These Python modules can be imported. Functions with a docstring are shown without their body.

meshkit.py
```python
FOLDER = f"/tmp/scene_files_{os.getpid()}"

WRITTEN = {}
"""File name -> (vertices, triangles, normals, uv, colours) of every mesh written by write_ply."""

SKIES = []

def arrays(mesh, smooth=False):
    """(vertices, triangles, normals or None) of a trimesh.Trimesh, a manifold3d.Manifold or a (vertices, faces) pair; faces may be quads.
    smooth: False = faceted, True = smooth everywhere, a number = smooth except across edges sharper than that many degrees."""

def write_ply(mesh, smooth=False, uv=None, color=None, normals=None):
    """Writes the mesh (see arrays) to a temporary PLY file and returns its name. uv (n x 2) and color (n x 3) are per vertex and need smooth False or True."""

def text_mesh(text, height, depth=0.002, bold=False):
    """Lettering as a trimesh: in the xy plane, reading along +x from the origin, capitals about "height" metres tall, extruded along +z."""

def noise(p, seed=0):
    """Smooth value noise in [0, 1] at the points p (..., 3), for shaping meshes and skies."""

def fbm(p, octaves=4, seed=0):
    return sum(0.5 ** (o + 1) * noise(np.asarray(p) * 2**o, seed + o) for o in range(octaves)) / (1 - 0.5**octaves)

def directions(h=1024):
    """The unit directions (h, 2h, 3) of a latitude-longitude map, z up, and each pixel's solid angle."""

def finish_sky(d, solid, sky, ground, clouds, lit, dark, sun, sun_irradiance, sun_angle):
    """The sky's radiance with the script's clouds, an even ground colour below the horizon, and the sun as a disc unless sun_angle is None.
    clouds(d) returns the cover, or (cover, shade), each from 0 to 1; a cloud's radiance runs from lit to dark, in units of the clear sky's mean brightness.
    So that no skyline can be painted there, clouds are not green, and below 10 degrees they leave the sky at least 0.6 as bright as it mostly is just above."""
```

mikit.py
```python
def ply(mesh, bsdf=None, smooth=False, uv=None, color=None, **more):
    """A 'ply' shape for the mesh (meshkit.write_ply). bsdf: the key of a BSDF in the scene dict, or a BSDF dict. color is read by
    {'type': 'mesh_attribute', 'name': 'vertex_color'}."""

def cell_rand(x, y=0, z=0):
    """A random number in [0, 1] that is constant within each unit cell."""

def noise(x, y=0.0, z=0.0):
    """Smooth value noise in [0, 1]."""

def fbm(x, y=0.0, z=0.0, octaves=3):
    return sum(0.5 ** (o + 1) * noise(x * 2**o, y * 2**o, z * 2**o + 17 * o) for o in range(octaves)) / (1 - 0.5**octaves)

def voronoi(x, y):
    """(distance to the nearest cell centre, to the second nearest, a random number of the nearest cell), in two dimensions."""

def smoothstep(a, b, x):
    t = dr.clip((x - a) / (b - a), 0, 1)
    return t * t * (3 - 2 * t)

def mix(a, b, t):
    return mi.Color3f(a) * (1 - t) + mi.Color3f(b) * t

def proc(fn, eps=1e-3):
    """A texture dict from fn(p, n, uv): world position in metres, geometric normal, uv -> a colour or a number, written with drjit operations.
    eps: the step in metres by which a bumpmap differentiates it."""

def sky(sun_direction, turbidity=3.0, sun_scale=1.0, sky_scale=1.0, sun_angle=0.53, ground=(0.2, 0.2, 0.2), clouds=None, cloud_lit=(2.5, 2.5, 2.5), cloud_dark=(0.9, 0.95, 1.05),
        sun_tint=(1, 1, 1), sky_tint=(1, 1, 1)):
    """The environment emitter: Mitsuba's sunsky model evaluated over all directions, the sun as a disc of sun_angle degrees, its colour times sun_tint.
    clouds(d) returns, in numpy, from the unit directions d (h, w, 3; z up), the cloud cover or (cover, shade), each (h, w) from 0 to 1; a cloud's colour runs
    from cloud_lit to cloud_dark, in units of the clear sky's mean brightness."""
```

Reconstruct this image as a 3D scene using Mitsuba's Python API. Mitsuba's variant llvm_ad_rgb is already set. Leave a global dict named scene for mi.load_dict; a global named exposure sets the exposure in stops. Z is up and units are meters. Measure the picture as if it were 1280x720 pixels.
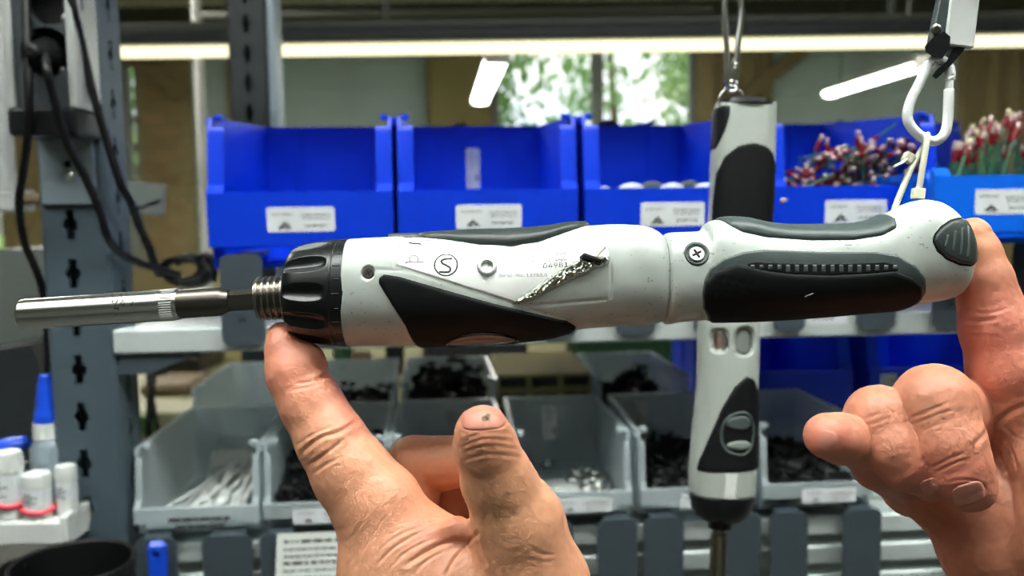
import math
import numpy as np
import trimesh
import manifold3d as m3
import mitsuba as mi
import drjit as dr
import mikit
import meshkit
from shapely.geometry import Polygon, Point, LineString, MultiPolygon
from shapely import contains_xy, distance as sdist, points as spoints
from scipy.spatial import Delaunay
from scipy.interpolate import PchipInterpolator

T = mi.ScalarTransform4f
scene, labels = {"type": "scene"}, {}

# ---------------------------------------------------------------- camera, sky, big lights, exposure
exposure = -0.02
F = 1100.0                                   # focal length in pixels of the 1280 x 720 frame
CAM = np.array([0.0, 0.0, 1.45])
PITCH, ROLL = math.radians(5.3), math.radians(0.75)
FWD = np.array([0, math.cos(PITCH), -math.sin(PITCH)])
U0, R0 = np.array([0, math.sin(PITCH), math.cos(PITCH)]), np.array([1.0, 0, 0])
UP = U0 * math.cos(ROLL) + R0 * math.sin(ROLL)
RIGHT = R0 * math.cos(ROLL) - U0 * math.sin(ROLL)
D0 = 0.31                                    # distance of the held screwdriver
scene["camera"] = {
    "type": "thinlens", "fov": math.degrees(2 * math.atan(640 / F)), "fov_axis": "x", "near_clip": 0.02, "far_clip": 200.0,
    "aperture_radius": 0.0013, "focus_distance": D0 - 0.012,
    "to_world": T().look_at(origin=CAM.tolist(), target=(CAM + FWD).tolist(), up=UP.tolist()),
}
scene["sky"] = mikit.sky((-0.35, -0.5, 0.8), turbidity=4.0, sun_scale=3.0, sky_scale=11.0, sun_angle=1.0, ground=(0.12, 0.14, 0.1),
                         clouds=lambda d: np.clip(meshkit.fbm(d * 3.0, 4, 5) * 2.2 - 0.5, 0, 1), cloud_lit=(2.0, 2.0, 2.0), cloud_dark=(1.1, 1.15, 1.2))
CEIL_LAMP, BENCH_LAMP, HALL_LAMP, AISLE_LAMP, STRIP = 2.1, 17.0, 14.0, 30.0, 1.5      # radiance of the lamps


def lin(r, g, b):
    x = np.array([r, g, b], float) / 255
    return np.where(x < 0.04045, x / 12.92, ((x + 0.055) / 1.055) ** 2.4).tolist()


def rgb(c):
    return {"type": "rgb", "value": [float(x) for x in c]}


def W(px, py, D):
    """The world point seen at a pixel, at distance D along the view axis."""
    px, py, D = np.broadcast_arrays(np.asarray(px, float), np.asarray(py, float), np.asarray(D, float))
    return CAM + D[..., None] * (FWD + RIGHT * ((px - 640) / F)[..., None] + UP * ((360 - py) / F)[..., None])


def camxyz(v):
    """Camera coordinates (right, up, towards the viewer) to world."""
    v = np.asarray(v, float)
    return CAM + v[..., :1] * RIGHT + v[..., 1:2] * UP - v[..., 2:3] * FWD


# ---------------------------------------------------------------- rack frame
YAW = math.radians(4.5)
EX, EY, EZ = np.array([math.cos(YAW), math.sin(YAW), 0]), np.array([-math.sin(YAW), math.cos(YAW), 0]), np.array([0, 0, 1.0])
RO = W(640, 258, 0.70)


def RW(v):
    v = np.asarray(v, float)
    return RO + v[..., :1] * EX + v[..., 1:2] * EY + v[..., 2:3] * EZ


def RX(px, py, dy=0.0):
    """Rack coordinates (x, z) where a pixel's ray meets the plane dy behind the rack's front."""
    d = W(px, py, 1.0) - CAM
    t = ((RO - CAM) @ EY + dy) / (d @ EY)
    p = CAM + d * t - RO
    return float(p @ EX), float(p @ EZ)


RMAT = np.eye(4)
RMAT[:3, 0], RMAT[:3, 1], RMAT[:3, 2], RMAT[:3, 3] = EX, EY, EZ, RO


# ---------------------------------------------------------------- scene helpers
def numbered(name):
    taken = lambda k: k in scene or k in labels or any(x.startswith(k + "__") for x in scene)
    if not taken(name):
        return name
    i = 1
    while taken(f"{name}_{i:03d}"):
        i += 1
    return f"{name}_{i:03d}"


def thing(name, label, cat, group=None):
    k = numbered(name)
    labels[k] = {"label": label, "category": cat}
    if group:
        labels[k]["group"] = group
    return k


def tri(mesh):
    if hasattr(mesh, "to_mesh"):
        m = mesh.to_mesh()
        return np.array(m.vert_properties[:, :3], float), np.array(m.tri_verts, int)
    if isinstance(mesh, trimesh.Trimesh):
        return np.array(mesh.vertices), np.array(mesh.faces)
    return np.asarray(mesh[0], float), np.asarray(mesh[1], int)


def join(*ms):
    vs, fs, n = [], [], 0
    for m in ms:
        v, f = tri(m)
        if f.shape[1] == 4:
            f = np.vstack([f[:, [0, 1, 2]], f[:, [0, 2, 3]]])
        vs.append(v)
        fs.append(f + n)
        n += len(v)
    return np.vstack(vs), np.vstack(fs)


def mapped(mesh, fn):
    v, f = tri(mesh)
    return fn(v), f


def part(parent, name, mesh, mat, smooth=30, label=None, kind=None, frame=None, **kw):
    k = numbered(f"{parent}__{name}")
    if frame is not None:
        mesh = mapped(mesh, frame)
    scene[k] = mikit.ply(tri(mesh), "mat_" + mat, smooth, **kw)
    if label or kind:
        labels[k] = {}
        if label:
            labels[k]["label"] = label
        if kind:
            labels[k]["kind"] = kind
    return k


def solo(name, mesh, mat, label, cat, group=None, smooth=30, frame=None, kind=None, **kw):
    k = thing(name, label, cat, group)
    if kind:
        labels[k]["kind"] = kind
    if frame is not None:
        mesh = mapped(mesh, frame)
    scene[k] = mikit.ply(tri(mesh), "mat_" + mat, smooth, **kw)
    return k


def struct(name, mesh, mat, label=None, smooth=False):
    scene[name] = mikit.ply(tri(mesh), "mat_" + mat, smooth)
    labels[name] = {"kind": "structure", "label": label or name.replace("_", " "), "category": name.split("_")[0]}
    return name


def box(x0, x1, y0, y1, z0, z1, b=0.0):
    lo, hi = np.array([x0, y0, z0], float), np.array([x1, y1, z1], float)
    b = min(b, 0.45 * float((hi - lo).min()))
    if b <= 0:
        c = np.array([[x, y, z] for x in (x0, x1) for y in (y0, y1) for z in (z0, z1)], float)
        return m3.Manifold.hull_points(c)
    pts = []
    for sx in (0, 1):
        for sy in (0, 1):
            for sz in (0, 1):
                s = np.array([sx, sy, sz])
                base = np.where(s == 0, lo, hi)
                inw = np.where(s == 0, b, -b)
                for k in range(3):
                    q = base + inw
                    q[k] = base[k]
                    pts.append(q)
    return m3.Manifold.hull_points(np.array(pts))


def smoothpath(P, n=60, closed=False):
    P = np.asarray(P, float)
    k = len(P)
    out = []
    segs = k if closed else k - 1
    per = max(2, n // segs)
    for i in range(segs):
        g = (lambda j: P[j % k]) if closed else (lambda j: P[min(max(j, 0), k - 1)])
        a, b, c, d = g(i - 1), g(i), g(i + 1), g(i + 2)
        t = np.linspace(0, 1, per, endpoint=False)[:, None]
        out.append(0.5 * (2 * b + (c - a) * t + (2 * a - 5 * b + 4 * c - d) * t**2 + (3 * b - a - 3 * c + d) * t**3))
    if not closed:
        out.append(P[-1:])
    return np.vstack(out)


def tube(P, r, sides=10, closed=False, flat=None):
    """A swept tube; r a number or one per point; flat=(a, b) makes an elliptic section."""
    P = np.asarray(P, float)
    n = len(P)
    r = np.broadcast_to(np.asarray(r, float), (n,))
    t = (np.roll(P, -1, 0) - np.roll(P, 1, 0)) if closed else np.gradient(P, axis=0)
    t /= np.linalg.norm(t, axis=1, keepdims=True) + 1e-15
    a = np.zeros_like(P)
    ref = np.array([0, 0, 1.0]) if abs(t[0, 2]) < 0.9 else np.array([0, 1.0, 0])
    a[0] = np.cross(t[0], ref)
    for i in range(1, n):
        a[i] = a[i - 1] - t[i] * (a[i - 1] @ t[i])
        a[i] /= np.linalg.norm(a[i]) + 1e-15
    a[0] /= np.linalg.norm(a[0])
    b = np.cross(t, a)
    fa, fb = flat or (1, 1)
    ang = np.arange(sides) * 2 * np.pi / sides
    v = P[:, None] + r[:, None, None] * (fa * np.cos(ang)[None, :, None] * a[:, None] + fb * np.sin(ang)[None, :, None] * b[:, None])
    i, j = np.meshgrid(np.arange(n if closed else n - 1), np.arange(sides), indexing="ij")
    i2 = (i + 1) % n
    q = np.stack([i * sides + j, i * sides + (j + 1) % sides, i2 * sides + (j + 1) % sides, i2 * sides + j], -1).reshape(-1, 4)
    f = np.vstack([q[:, [0, 1, 2]], q[:, [0, 2, 3]]])
    v = v.reshape(-1, 3)
    if not closed:
        c0, c1 = len(v), len(v) + 1
        v = np.vstack([v, P[:1], P[-1:]])
        k = np.arange(sides)
        f = np.vstack([f, np.stack([k * 0 + c0, (k + 1) % sides, k], 1), np.stack([k * 0 + c1, (n - 1) * sides + k, (n - 1) * sides + (k + 1) % sides], 1)])
    return v, f


def lathe(p0, p1, prof, sides=48):
    """prof: (distance along p0->p1, radius); closed with caps when the radius starts or ends above 0."""
    p0, p1 = np.asarray(p0, float), np.asarray(p1, float)
    ax = (p1 - p0) / np.linalg.norm(p1 - p0)
    prof = np.asarray(prof, float)
    ref = np.array([0, 0, 1.0]) if abs(ax[2]) < 0.9 else np.array([0, 1.0, 0])
    a = np.cross(ax, ref)
    a /= np.linalg.norm(a)
    b = np.cross(ax, a)
    ang = np.arange(sides) * 2 * np.pi / sides
    ring = np.cos(ang)[:, None] * a + np.sin(ang)[:, None] * b
    n = len(prof)
    v = (p0 + prof[:, :1] * ax)[:, None] + prof[:, 1][:, None, None] * ring[None]
    i, j = np.meshgrid(np.arange(n - 1), np.arange(sides), indexing="ij")
    q = np.stack([i * sides + j, i * sides + (j + 1) % sides, (i + 1) * sides + (j + 1) % sides, (i + 1) * sides + j], -1).reshape(-1, 4)
    f = np.vstack([q[:, [0, 1, 2]], q[:, [0, 2, 3]]])
    v = v.reshape(-1, 3)
    c0 = len(v)
    k = np.arange(sides)
    v = np.vstack([v, p0 + prof[0, 0] * ax, p0 + prof[-1, 0] * ax])
    f = np.vstack([f, np.stack([k * 0 + c0, (k + 1) % sides, k], 1), np.stack([k * 0 + c0 + 1, (n - 1) * sides + k, (n - 1) * sides + (k + 1) % sides], 1)])
    return v, f


def dashes(x0, x1, z0, h, seed, gap=0.5, thick=0.00012, y=0.0):
    """A line of small print too far away to read: word-long strokes, thin plates on the plane y."""
    r = np.random.default_rng(seed)
    x, out = x0, []
    while x < x1 - h * 0.5:
        w = min(h * r.uniform(0.6, 3.2), x1 - x)
        out.append(box(x, x + w, y - thick, y, z0, z0 + h))
        x += w + h * gap
    return join(*out)


# ---------------------------------------------------------------- materials
def pr(c, rough=0.5, metallic=0.0, spec=0.5, **kw):
    d = {"type": "principled", "base_color": rgb(c) if isinstance(c, (list, tuple, np.ndarray)) else c, "roughness": rough, "metallic": metallic, "specular": spec}
    d.update(kw)
    return {"type": "twosided", "bsdf": d}


def speck_plastic(p, n, uv):
    f = mikit.fbm(p.x * 900, p.y * 900, p.z * 900, 3)
    g = mikit.fbm(p.x * 60, p.y * 60, p.z * 60, 3)
    s = mikit.smoothstep(0.69, 0.76, f) * mikit.smoothstep(0.42, 0.6, g)
    base = mikit.mix(lin(178, 184, 179), lin(166, 172, 167), mikit.smoothstep(0.35, 0.7, g))
    return mikit.mix(base, lin(120, 122, 112), s * 0.75)


def wall_tan(p, n, uv):
    g = mikit.fbm(p.x * 2.2, p.y * 2.2, p.z * 1.1, 4)
    h = mikit.fbm(p.x * 25, p.y * 25, p.z * 25, 2)
    return mikit.mix(lin(146, 134, 96), lin(168, 156, 116), mikit.smoothstep(0.3, 0.7, g * 0.7 + h * 0.3))


def concrete(p, n, uv):
    return mikit.mix(lin(74, 77, 75), lin(98, 101, 97), mikit.fbm(p.x * 4, p.y * 4, 0.0, 4))


def skin_bump(p, n, uv):
    a = mikit.fbm(p.x * 1500, p.y * 1500, p.z * 1500, 2)
    b = mikit.fbm(p.x * 420, p.y * 420, p.z * 420, 3)
    return (a * 0.35 + b * 0.65) * 0.00042


MATS = {
    "white_plastic": pr(mikit.proc(speck_plastic), 0.38, spec=0.5),
    "plain_white": pr(lin(205, 208, 206), 0.4),
    "pale_grey": pr(lin(160, 166, 160), 0.4),
    "white_gloss": pr(lin(243, 245, 242), 0.16, spec=0.6),
    "rubber": pr(lin(14, 17, 18), 0.6, spec=0.14),
    "rubber_grey": pr(lin(62, 72, 72), 0.42, spec=0.5),
    "rubber_mid": pr(lin(44, 52, 51), 0.42, spec=0.5),
    "black_plastic": pr(lin(16, 20, 21), 0.3, spec=0.45),
    "black": pr(lin(9, 10, 11), 0.5, spec=0.3),
    "ink": pr(lin(52, 54, 56), 0.6),
    "ink_pale": pr(lin(120, 122, 124), 0.6),
    "chrome": pr(lin(214, 215, 212), 0.2, 1.0),
    "steel": pr(lin(150, 146, 138), 0.25, 1.0),
    "dark_steel": pr(lin(104, 100, 94), 0.32, 1.0),
    "foil": pr(lin(176, 180, 170), 0.22, 1.0),
    "blue": pr(lin(3, 52, 200), 0.36, spec=0.35),
    "blue_light": pr(lin(8, 96, 222), 0.36, spec=0.35),
    "blue_cap": pr(lin(20, 70, 200), 0.3),
    "post": pr(lin(66, 79, 88), 0.45, spec=0.4),
    "post_dark": pr(lin(38, 44, 46), 0.5, spec=0.4),
    "tab": pr(lin(56, 65, 72), 0.5, spec=0.4),
    "rail": pr(lin(196, 204, 204), 0.4, 0.25),
    "alu": pr(lin(200, 204, 202), 0.35, 0.6),
    "plate": pr(lin(146, 160, 170), 0.4, 0.3),
    "label": pr(lin(214, 218, 222), 0.35),
    "paper": pr(lin(224, 228, 224), 0.6),
    "red": pr(lin(132, 20, 26), 0.35),
    "red_band": pr(lin(224, 66, 84), 0.4),
    "wall_tan": pr(mikit.proc(wall_tan), 0.8, spec=0.2),
    "wall_grey": pr(lin(146, 152, 148), 0.8, spec=0.2),
    "wall_olive": pr(lin(150, 144, 96), 0.8, spec=0.2),
    "brick": pr(lin(164, 142, 104), 0.85, spec=0.2),
    "brick_b": pr(lin(152, 134, 96), 0.85, spec=0.2),
    "beam": pr(lin(138, 126, 92), 0.7, spec=0.2),
    "frame": pr(lin(150, 158, 150), 0.5),
    "ceiling": pr(lin(176, 182, 156), 0.8, spec=0.2),
    "housing": pr(lin(70, 74, 66), 0.5),
    "lamp_white": pr(lin(190, 192, 184), 0.5),
    "concrete": pr(mikit.proc(concrete), 0.6),
    "beige": pr(lin(178, 166, 112), 0.6),
    "desk": pr(lin(150, 148, 116), 0.5),
    "green": pr(lin(28, 72, 46), 0.45),
    "green_stripe": pr(lin(70, 110, 50), 0.5),
    "grey_dark": pr(lin(40, 46, 49), 0.5),
    "grey": pr(lin(110, 116, 112), 0.5),
    "brown": pr(lin(110, 92, 64), 0.6),
    "yellow": pr(lin(214, 176, 40), 0.5),
    "bark": pr(lin(86, 72, 56), 0.9, spec=0.1),
    "grass": pr(lin(86, 112, 60), 0.9, spec=0.1),
    "vcol": pr({"type": "mesh_attribute", "name": "vertex_color"}, 0.3),
    "nail": pr(lin(192, 126, 108), 0.42, spec=0.4),
    "cable": pr(lin(12, 14, 15), 0.45, spec=0.35),
    "ziptie": pr(lin(226, 224, 204), 0.35),
    "clip_paint": pr(lin(240, 243, 243), 0.3, 0.0),
    "blind": {"type": "principledthin", "base_color": rgb(lin(196, 212, 206)), "roughness": 0.6, "diff_trans": 0.55, "spec_trans": 0.0},
    "leaf": {"type": "principledthin", "base_color": rgb(lin(120, 160, 96)), "roughness": 0.5, "diff_trans": 0.9, "spec_trans": 0.0},
    "leaf_pale": {"type": "principledthin", "base_color": rgb(lin(150, 180, 122)), "roughness": 0.5, "diff_trans": 0.9, "spec_trans": 0.0},
    "glass": {"type": "thindielectric"},
    "clear_bin": {"type": "principledthin", "base_color": rgb(lin(236, 246, 250)), "roughness": 0.14, "eta": 1.2, "spec_trans": 0.55, "diff_trans": 0.7},
    "lens": pr(lin(92, 84, 82), 0.15, spec=0.8),
    "skin": {"type": "twosided", "bsdf": {"type": "bumpmap", "arbitrary": mikit.proc(skin_bump, eps=1.5e-4), "scale": 1.0,
             "bsdf": {"type": "principled", "base_color": {"type": "mesh_attribute", "name": "vertex_color"}, "roughness": 0.46, "specular": 0.45}}},
}
scene.update({"mat_" + k: v for k, v in MATS.items()})


def lamp(radiance, c=(1, 1, 1)):
    return {"type": "area", "radiance": rgb([radiance * x for x in c])}


# ================================================================ THE ROOM
ZC, YB = 2.80, 6.5          # ceiling height, back wall
XL, XR, YF = -4.2, 4.6, -2.6


def bx(px, D=YB):           # x on the back wall plane under a pixel column
    return float(W(px, 150, D / math.cos(PITCH))[0])


struct("floor", box(XL - .1, XR + .1, YF - .1, YB + .3, -0.1, 0.0), "concrete", "grey concrete workshop floor")
struct("ceiling", box(XL - .1, XR + .1, YF - .1, YB + .3, ZC, ZC + 0.1), "ceiling", "pale grey green workshop ceiling")
struct("wall_left", box(XL - .1, XL, YF, YB, 0, ZC), "wall_tan", "tan wall on the left of the workshop")
struct("wall_right", box(XR, XR + .1, YF, YB, 0, ZC), "wall_tan", "tan wall on the right of the workshop")
struct("wall_front", box(XL, XR, YF - .1, YF, 0, ZC), "wall_grey", "light grey wall behind the viewer")
# back wall: openings (pixel columns of the photograph), sill and head
WIN = [(-40, 8, "w"), (158, 182, "w"), (246, 292, "b"), (345, 536, "b"), (616, 868, "w"), (960, 1188, "b")]
SILL, HEAD = 1.02, 2.62
edges = [XL]
pieces = []
for a, b, k in WIN:
    pieces.append(box(edges[-1], bx(a), YB, YB + .22, SILL, HEAD))
    edges.append(bx(b))
pieces.append(box(edges[-1], XR, YB, YB + .22, SILL, HEAD))
pieces += [box(XL, XR, YB, YB + .22, 0, SILL), box(XL, XR, YB, YB + .22, HEAD, ZC)]
struct("wall_back", join(*pieces), "wall_tan", "tan back wall with windows")
for i, (a, b, k) in enumerate(WIN, 1):
    x0, x1 = bx(a), bx(b)
    key = f"window_{i}"
    labels[key] = {"kind": "structure", "label": "window with trees outside" if k == "w" else "window behind a closed pale blind", "category": "window"}
    fr = [box(x0, x0 + .05, YB + .06, YB + .12, SILL, HEAD), box(x1 - .05, x1, YB + .06, YB + .12, SILL, HEAD),
          box(x0, x1, YB + .06, YB + .12, SILL, SILL + .05), box(x0, x1, YB + .06, YB + .12, HEAD - .05, HEAD)]
    part(key, "frame", join(*fr), "frame", False)
    if x1 - x0 > 1.0:
        xm = bx(746) if i == 5 else (x0 + x1) / 2
        part(key, "mullion", box(xm - .045, xm + .045, YB + .05, YB + .13, SILL, HEAD, .01), "frame", False)
    elif k == "w":
        for z in (1.55, 2.1):
            part(key, "glazing_bar", box(x0, x1, YB + .07, YB + .11, z, z + .03), "frame", False)
    part(key, "pane", (np.array([[x0, YB + .09, SILL], [x1, YB + .09, SILL], [x1, YB + .09, HEAD], [x0, YB + .09, HEAD]]), np.array([[0, 1, 2], [0, 2, 3]])), "glass", False)
    if k == "b":
        kb = thing("window_blind", ["narrow pale blind closed beside the dark rear post", "wide pale grey blind closed behind the empty blue bin", "wide pale blind closed on the right behind the spring hook"][[3, 4, 6].index(i)], "blind")
        z, n = SILL, 0
        while z < HEAD:
            sl = box(x0 + .01, x1 - .01, YB + .02, YB + .022, z, min(z + .104, HEAD))
            v, f = tri(sl)
            v = v.copy()
            v[:, 1] += (v[:, 2] - z) * 0.03 - 0.0015
            part(kb, "slat", (v, f), "blind", False)
            z += .1
            n += 1
# olive pillar, wooden studs and braces, right wall boards
pil = solo("pillar", box(bx(541), bx(612), YB - .12, YB + .0, 0, ZC, .01), "wall_olive", "olive painted pillar between the blind and the window", "pillar")
labels[pil]["kind"] = "structure"
for i, (p, w) in enumerate([(890, .1), (940, .08), (1196, .12), (1236, .05), (1262, .05)]):
    k = f"trim_{i+1}"
    struct(k, box(bx(p), bx(p) + w, YB - .05, YB, 0, ZC, .006), "beam", "timber stud on the back wall")
for i, (a, b) in enumerate([((150, 66), (232, 118)), ((905, 140), (1005, 62)), ((40, 66), (140, 120))]):
    p0, p1 = W(*a, 6.35), W(*b, 6.35)
    d = (p1 - p0) / np.linalg.norm(p1 - p0)
    s = np.cross(d, [0, 1, 0]) * .05
    q = np.array([0, .03, 0])
    struct(f"trim_{i+6}", m3.Manifold.hull_points(np.array([p + a_ * s + b_ * q for p in (p0, p1) for a_ in (-1, 1) for b_ in (-1, 1)])), "beam", "slanting timber brace on the back wall")
# bricks on the tan wall left of the dark post
rng = np.random.default_rng(3)
zz, row = 1.02, 0
BR = [None, None]
while zz < HEAD - .05:
    x = bx(186) + (0.09 if row % 2 else 0)
    while x + .2 < bx(243):
        part("wall_back", "brick", box(x, x + .17, YB - .012 - rng.uniform(0, .006), YB, zz, zz + .075, .004), "brick" if rng.random() < .6 else "brick_b", False)
        x += .182
    zz += .088
    row += 1
# ceiling joists and pipe
for i, y in enumerate((3.4, 4.3, 5.2, 6.0)):
    struct(f"trim_{i+9}", box(XL, XR, y, y + .08, ZC - .12, ZC, .005), "housing" if i % 2 else "beam", "joist under the ceiling")
pp = W(np.array([245, 560]), np.array([20, 18]), 4.0)
pp[:, 2] = pp[0, 2]
pipe = solo("ceiling_pipe", tube(np.linspace(pp[0], pp[1] + [1.2, 0, 0], 12), .018, 12), "housing", "thin dark pipe running under the ceiling", "pipe")
vp = W(np.array([251, 251]), np.array([150, 345]), 3.2)
solo("wall_pipe", tube(np.array([[vp[0, 0], vp[0, 1], 1.0], [vp[0, 0], vp[0, 1], 2.8]]), .019, 14), "plain_white", "white vertical pipe left of the empty blue bin", "pipe")


# trees and ground outside
def tree(x, y, z0, h, rad, n, mat, seed, label):
    r = np.random.default_rng(seed)
    k = thing("tree", label, "tree", "trees outside the windows")
    part(k, "trunk", tube(smoothpath([[x, y, -0.2], [x + .1, y, h * .4], [x - .05, y + .1, h * .8]], 16), np.linspace(.16, .05, 17)[:len(smoothpath([[0, 0, 0], [1, 1, 1], [2, 2, 2]], 16))], 8), "bark")
    c = np.array([x, y, z0 + h * .62])
    blobs = c + r.normal(0, 1, (26, 3)) * [rad * .5, rad * .45, h * .2]
    p = blobs[r.integers(0, 26, n)] + r.normal(0, .28, (n, 3))
    a = r.normal(0, 1, (n, 3))
    a /= np.linalg.norm(a, axis=1, keepdims=True)
    b = np.cross(a, r.normal(0, 1, (n, 3)))
    b /= np.linalg.norm(b, axis=1, keepdims=True)
    s = r.uniform(.05, .11, (n, 1))
    v = np.stack([p - a * s, p + b * s * .5, p + a * s, p - b * s * .5], 1).reshape(-1, 3)
    i = np.arange(n)[:, None] * 4
    part(k, "foliage", (v, np.vstack([i + [0, 1, 2], i + [0, 2, 3]])), mat, False, kind="stuff")


struct("ground_outside", box(-40, 40, YB + .3, 60, -.3, -.05), "grass", "grass outside the windows")
labels["ground_outside"]["category"] = "ground"
tree(-.4, 10.5, 0, 5.2, 1.3, 2600, "leaf", 1, "broad green tree seen through left pane of the middle window")
tree(2.9, 12.0, 0, 5.8, 1.7, 3600, "leaf_pale", 2, "pale green tree seen through right pane of the middle window")
tree(2.2, 19.5, 0, 7.0, 2.8, 3200, "leaf", 3, "darker tree standing behind the others outside the middle window")
tree(-4.6, 10.5, 0, 5.2, 1.6, 2400, "leaf_pale", 4, "tree seen through the narrow window on the left")


# lamps -------------------------------------------------------------------------------
def fixture(key_name, label, p0, p1, w, h, power, hang=True, col=(1, .97, .88), group=None):
    """A long ceiling luminaire: sheet metal tray, diffuser that emits, end caps, two hangers."""
    p0, p1 = np.array(p0, float), np.array(p1, float)
    d = p1 - p0
    L = np.linalg.norm(d)
    d /= L
    s = np.cross([0, 0, 1], d)
    s /= np.linalg.norm(s)
    k = thing(key_name, label, "lamp", group)
    fr = lambda v: p0 + v[:, :1] * d + v[:, 1:2] * s + v[:, 2:3] * np.array([0, 0, 1.0])
    part(k, "tray", box(0, L, -w / 2, w / 2, h * .5, h, .004), "lamp_white", False, frame=fr)
    ang = np.linspace(math.pi, 2 * math.pi, 13)
    prof = np.stack([np.cos(ang) * w * .46, h * .5 + np.sin(ang) * h * .5], 1)
    cs = m3.CrossSection([prof])
    m = cs.extrude(L - .03).rotate([0, 0, 0])
    v, f = tri(m)
    v = np.stack([v[:, 2] + .015, v[:, 0], v[:, 1]], 1)
    kd = part(k, "diffuser", (v, f), "lamp_white", 40, frame=fr)
    scene[kd]["emitter"] = lamp(power, col)
    for x in (0, L - .014):
        part(k, "end_cap", box(x, x + .014, -w / 2, w / 2, 0, h * .5, .003), "lamp_white", False, frame=fr)
    if hang:
        for x in (L * .15, L * .85):
            part(k, "hanger", box(x - .004, x + .004, -.004, .004, h, ZC - p0[2]), "housing", False, frame=fr)
    return k


HZ = 2.10
fixture("hanging_lamp", "lit tube lamp hanging before the middle window", (-.19, 5.75, HZ), (-.05, 4.1, HZ), .12, .07, HALL_LAMP, col=(1, .98, .9))
fixture("hanging_lamp", "lit tube lamp slanting behind the carabiner", (2.0, 5.6, HZ), (2.06, 4.45, HZ), .1, .07, HALL_LAMP, col=(1, .98, .9))
# lamps over the viewer's own bench and aisle, outside the frame: the light on the tool and the hands comes from them
fixture("bench_lamp", "long tube lamp above the rack", (-1.0, .12, 2.3), (1.3, .14, 2.3), .36, .08, BENCH_LAMP, col=(.95, 1, .94))
fixture("ceiling_lamp", "tube lamp on the ceiling behind the viewer", (-1.9, -.75, 2.6), (1.1, -.75, 2.6), .7, .09, CEIL_LAMP, col=(.97, 1, .95))
fixture("ceiling_lamp", "tube lamp on the ceiling left of the middle aisle", (-1.7, 1.6, 2.62), (-1.7, 4.4, 2.62), .3, .09, AISLE_LAMP, col=(1, .97, .86))
fixture("ceiling_lamp", "tube lamp on the ceiling right of the middle aisle", (2.5, 1.6, 2.62), (2.5, 4.4, 2.62), .3, .09, AISLE_LAMP, col=(1, .97, .86))
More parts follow.
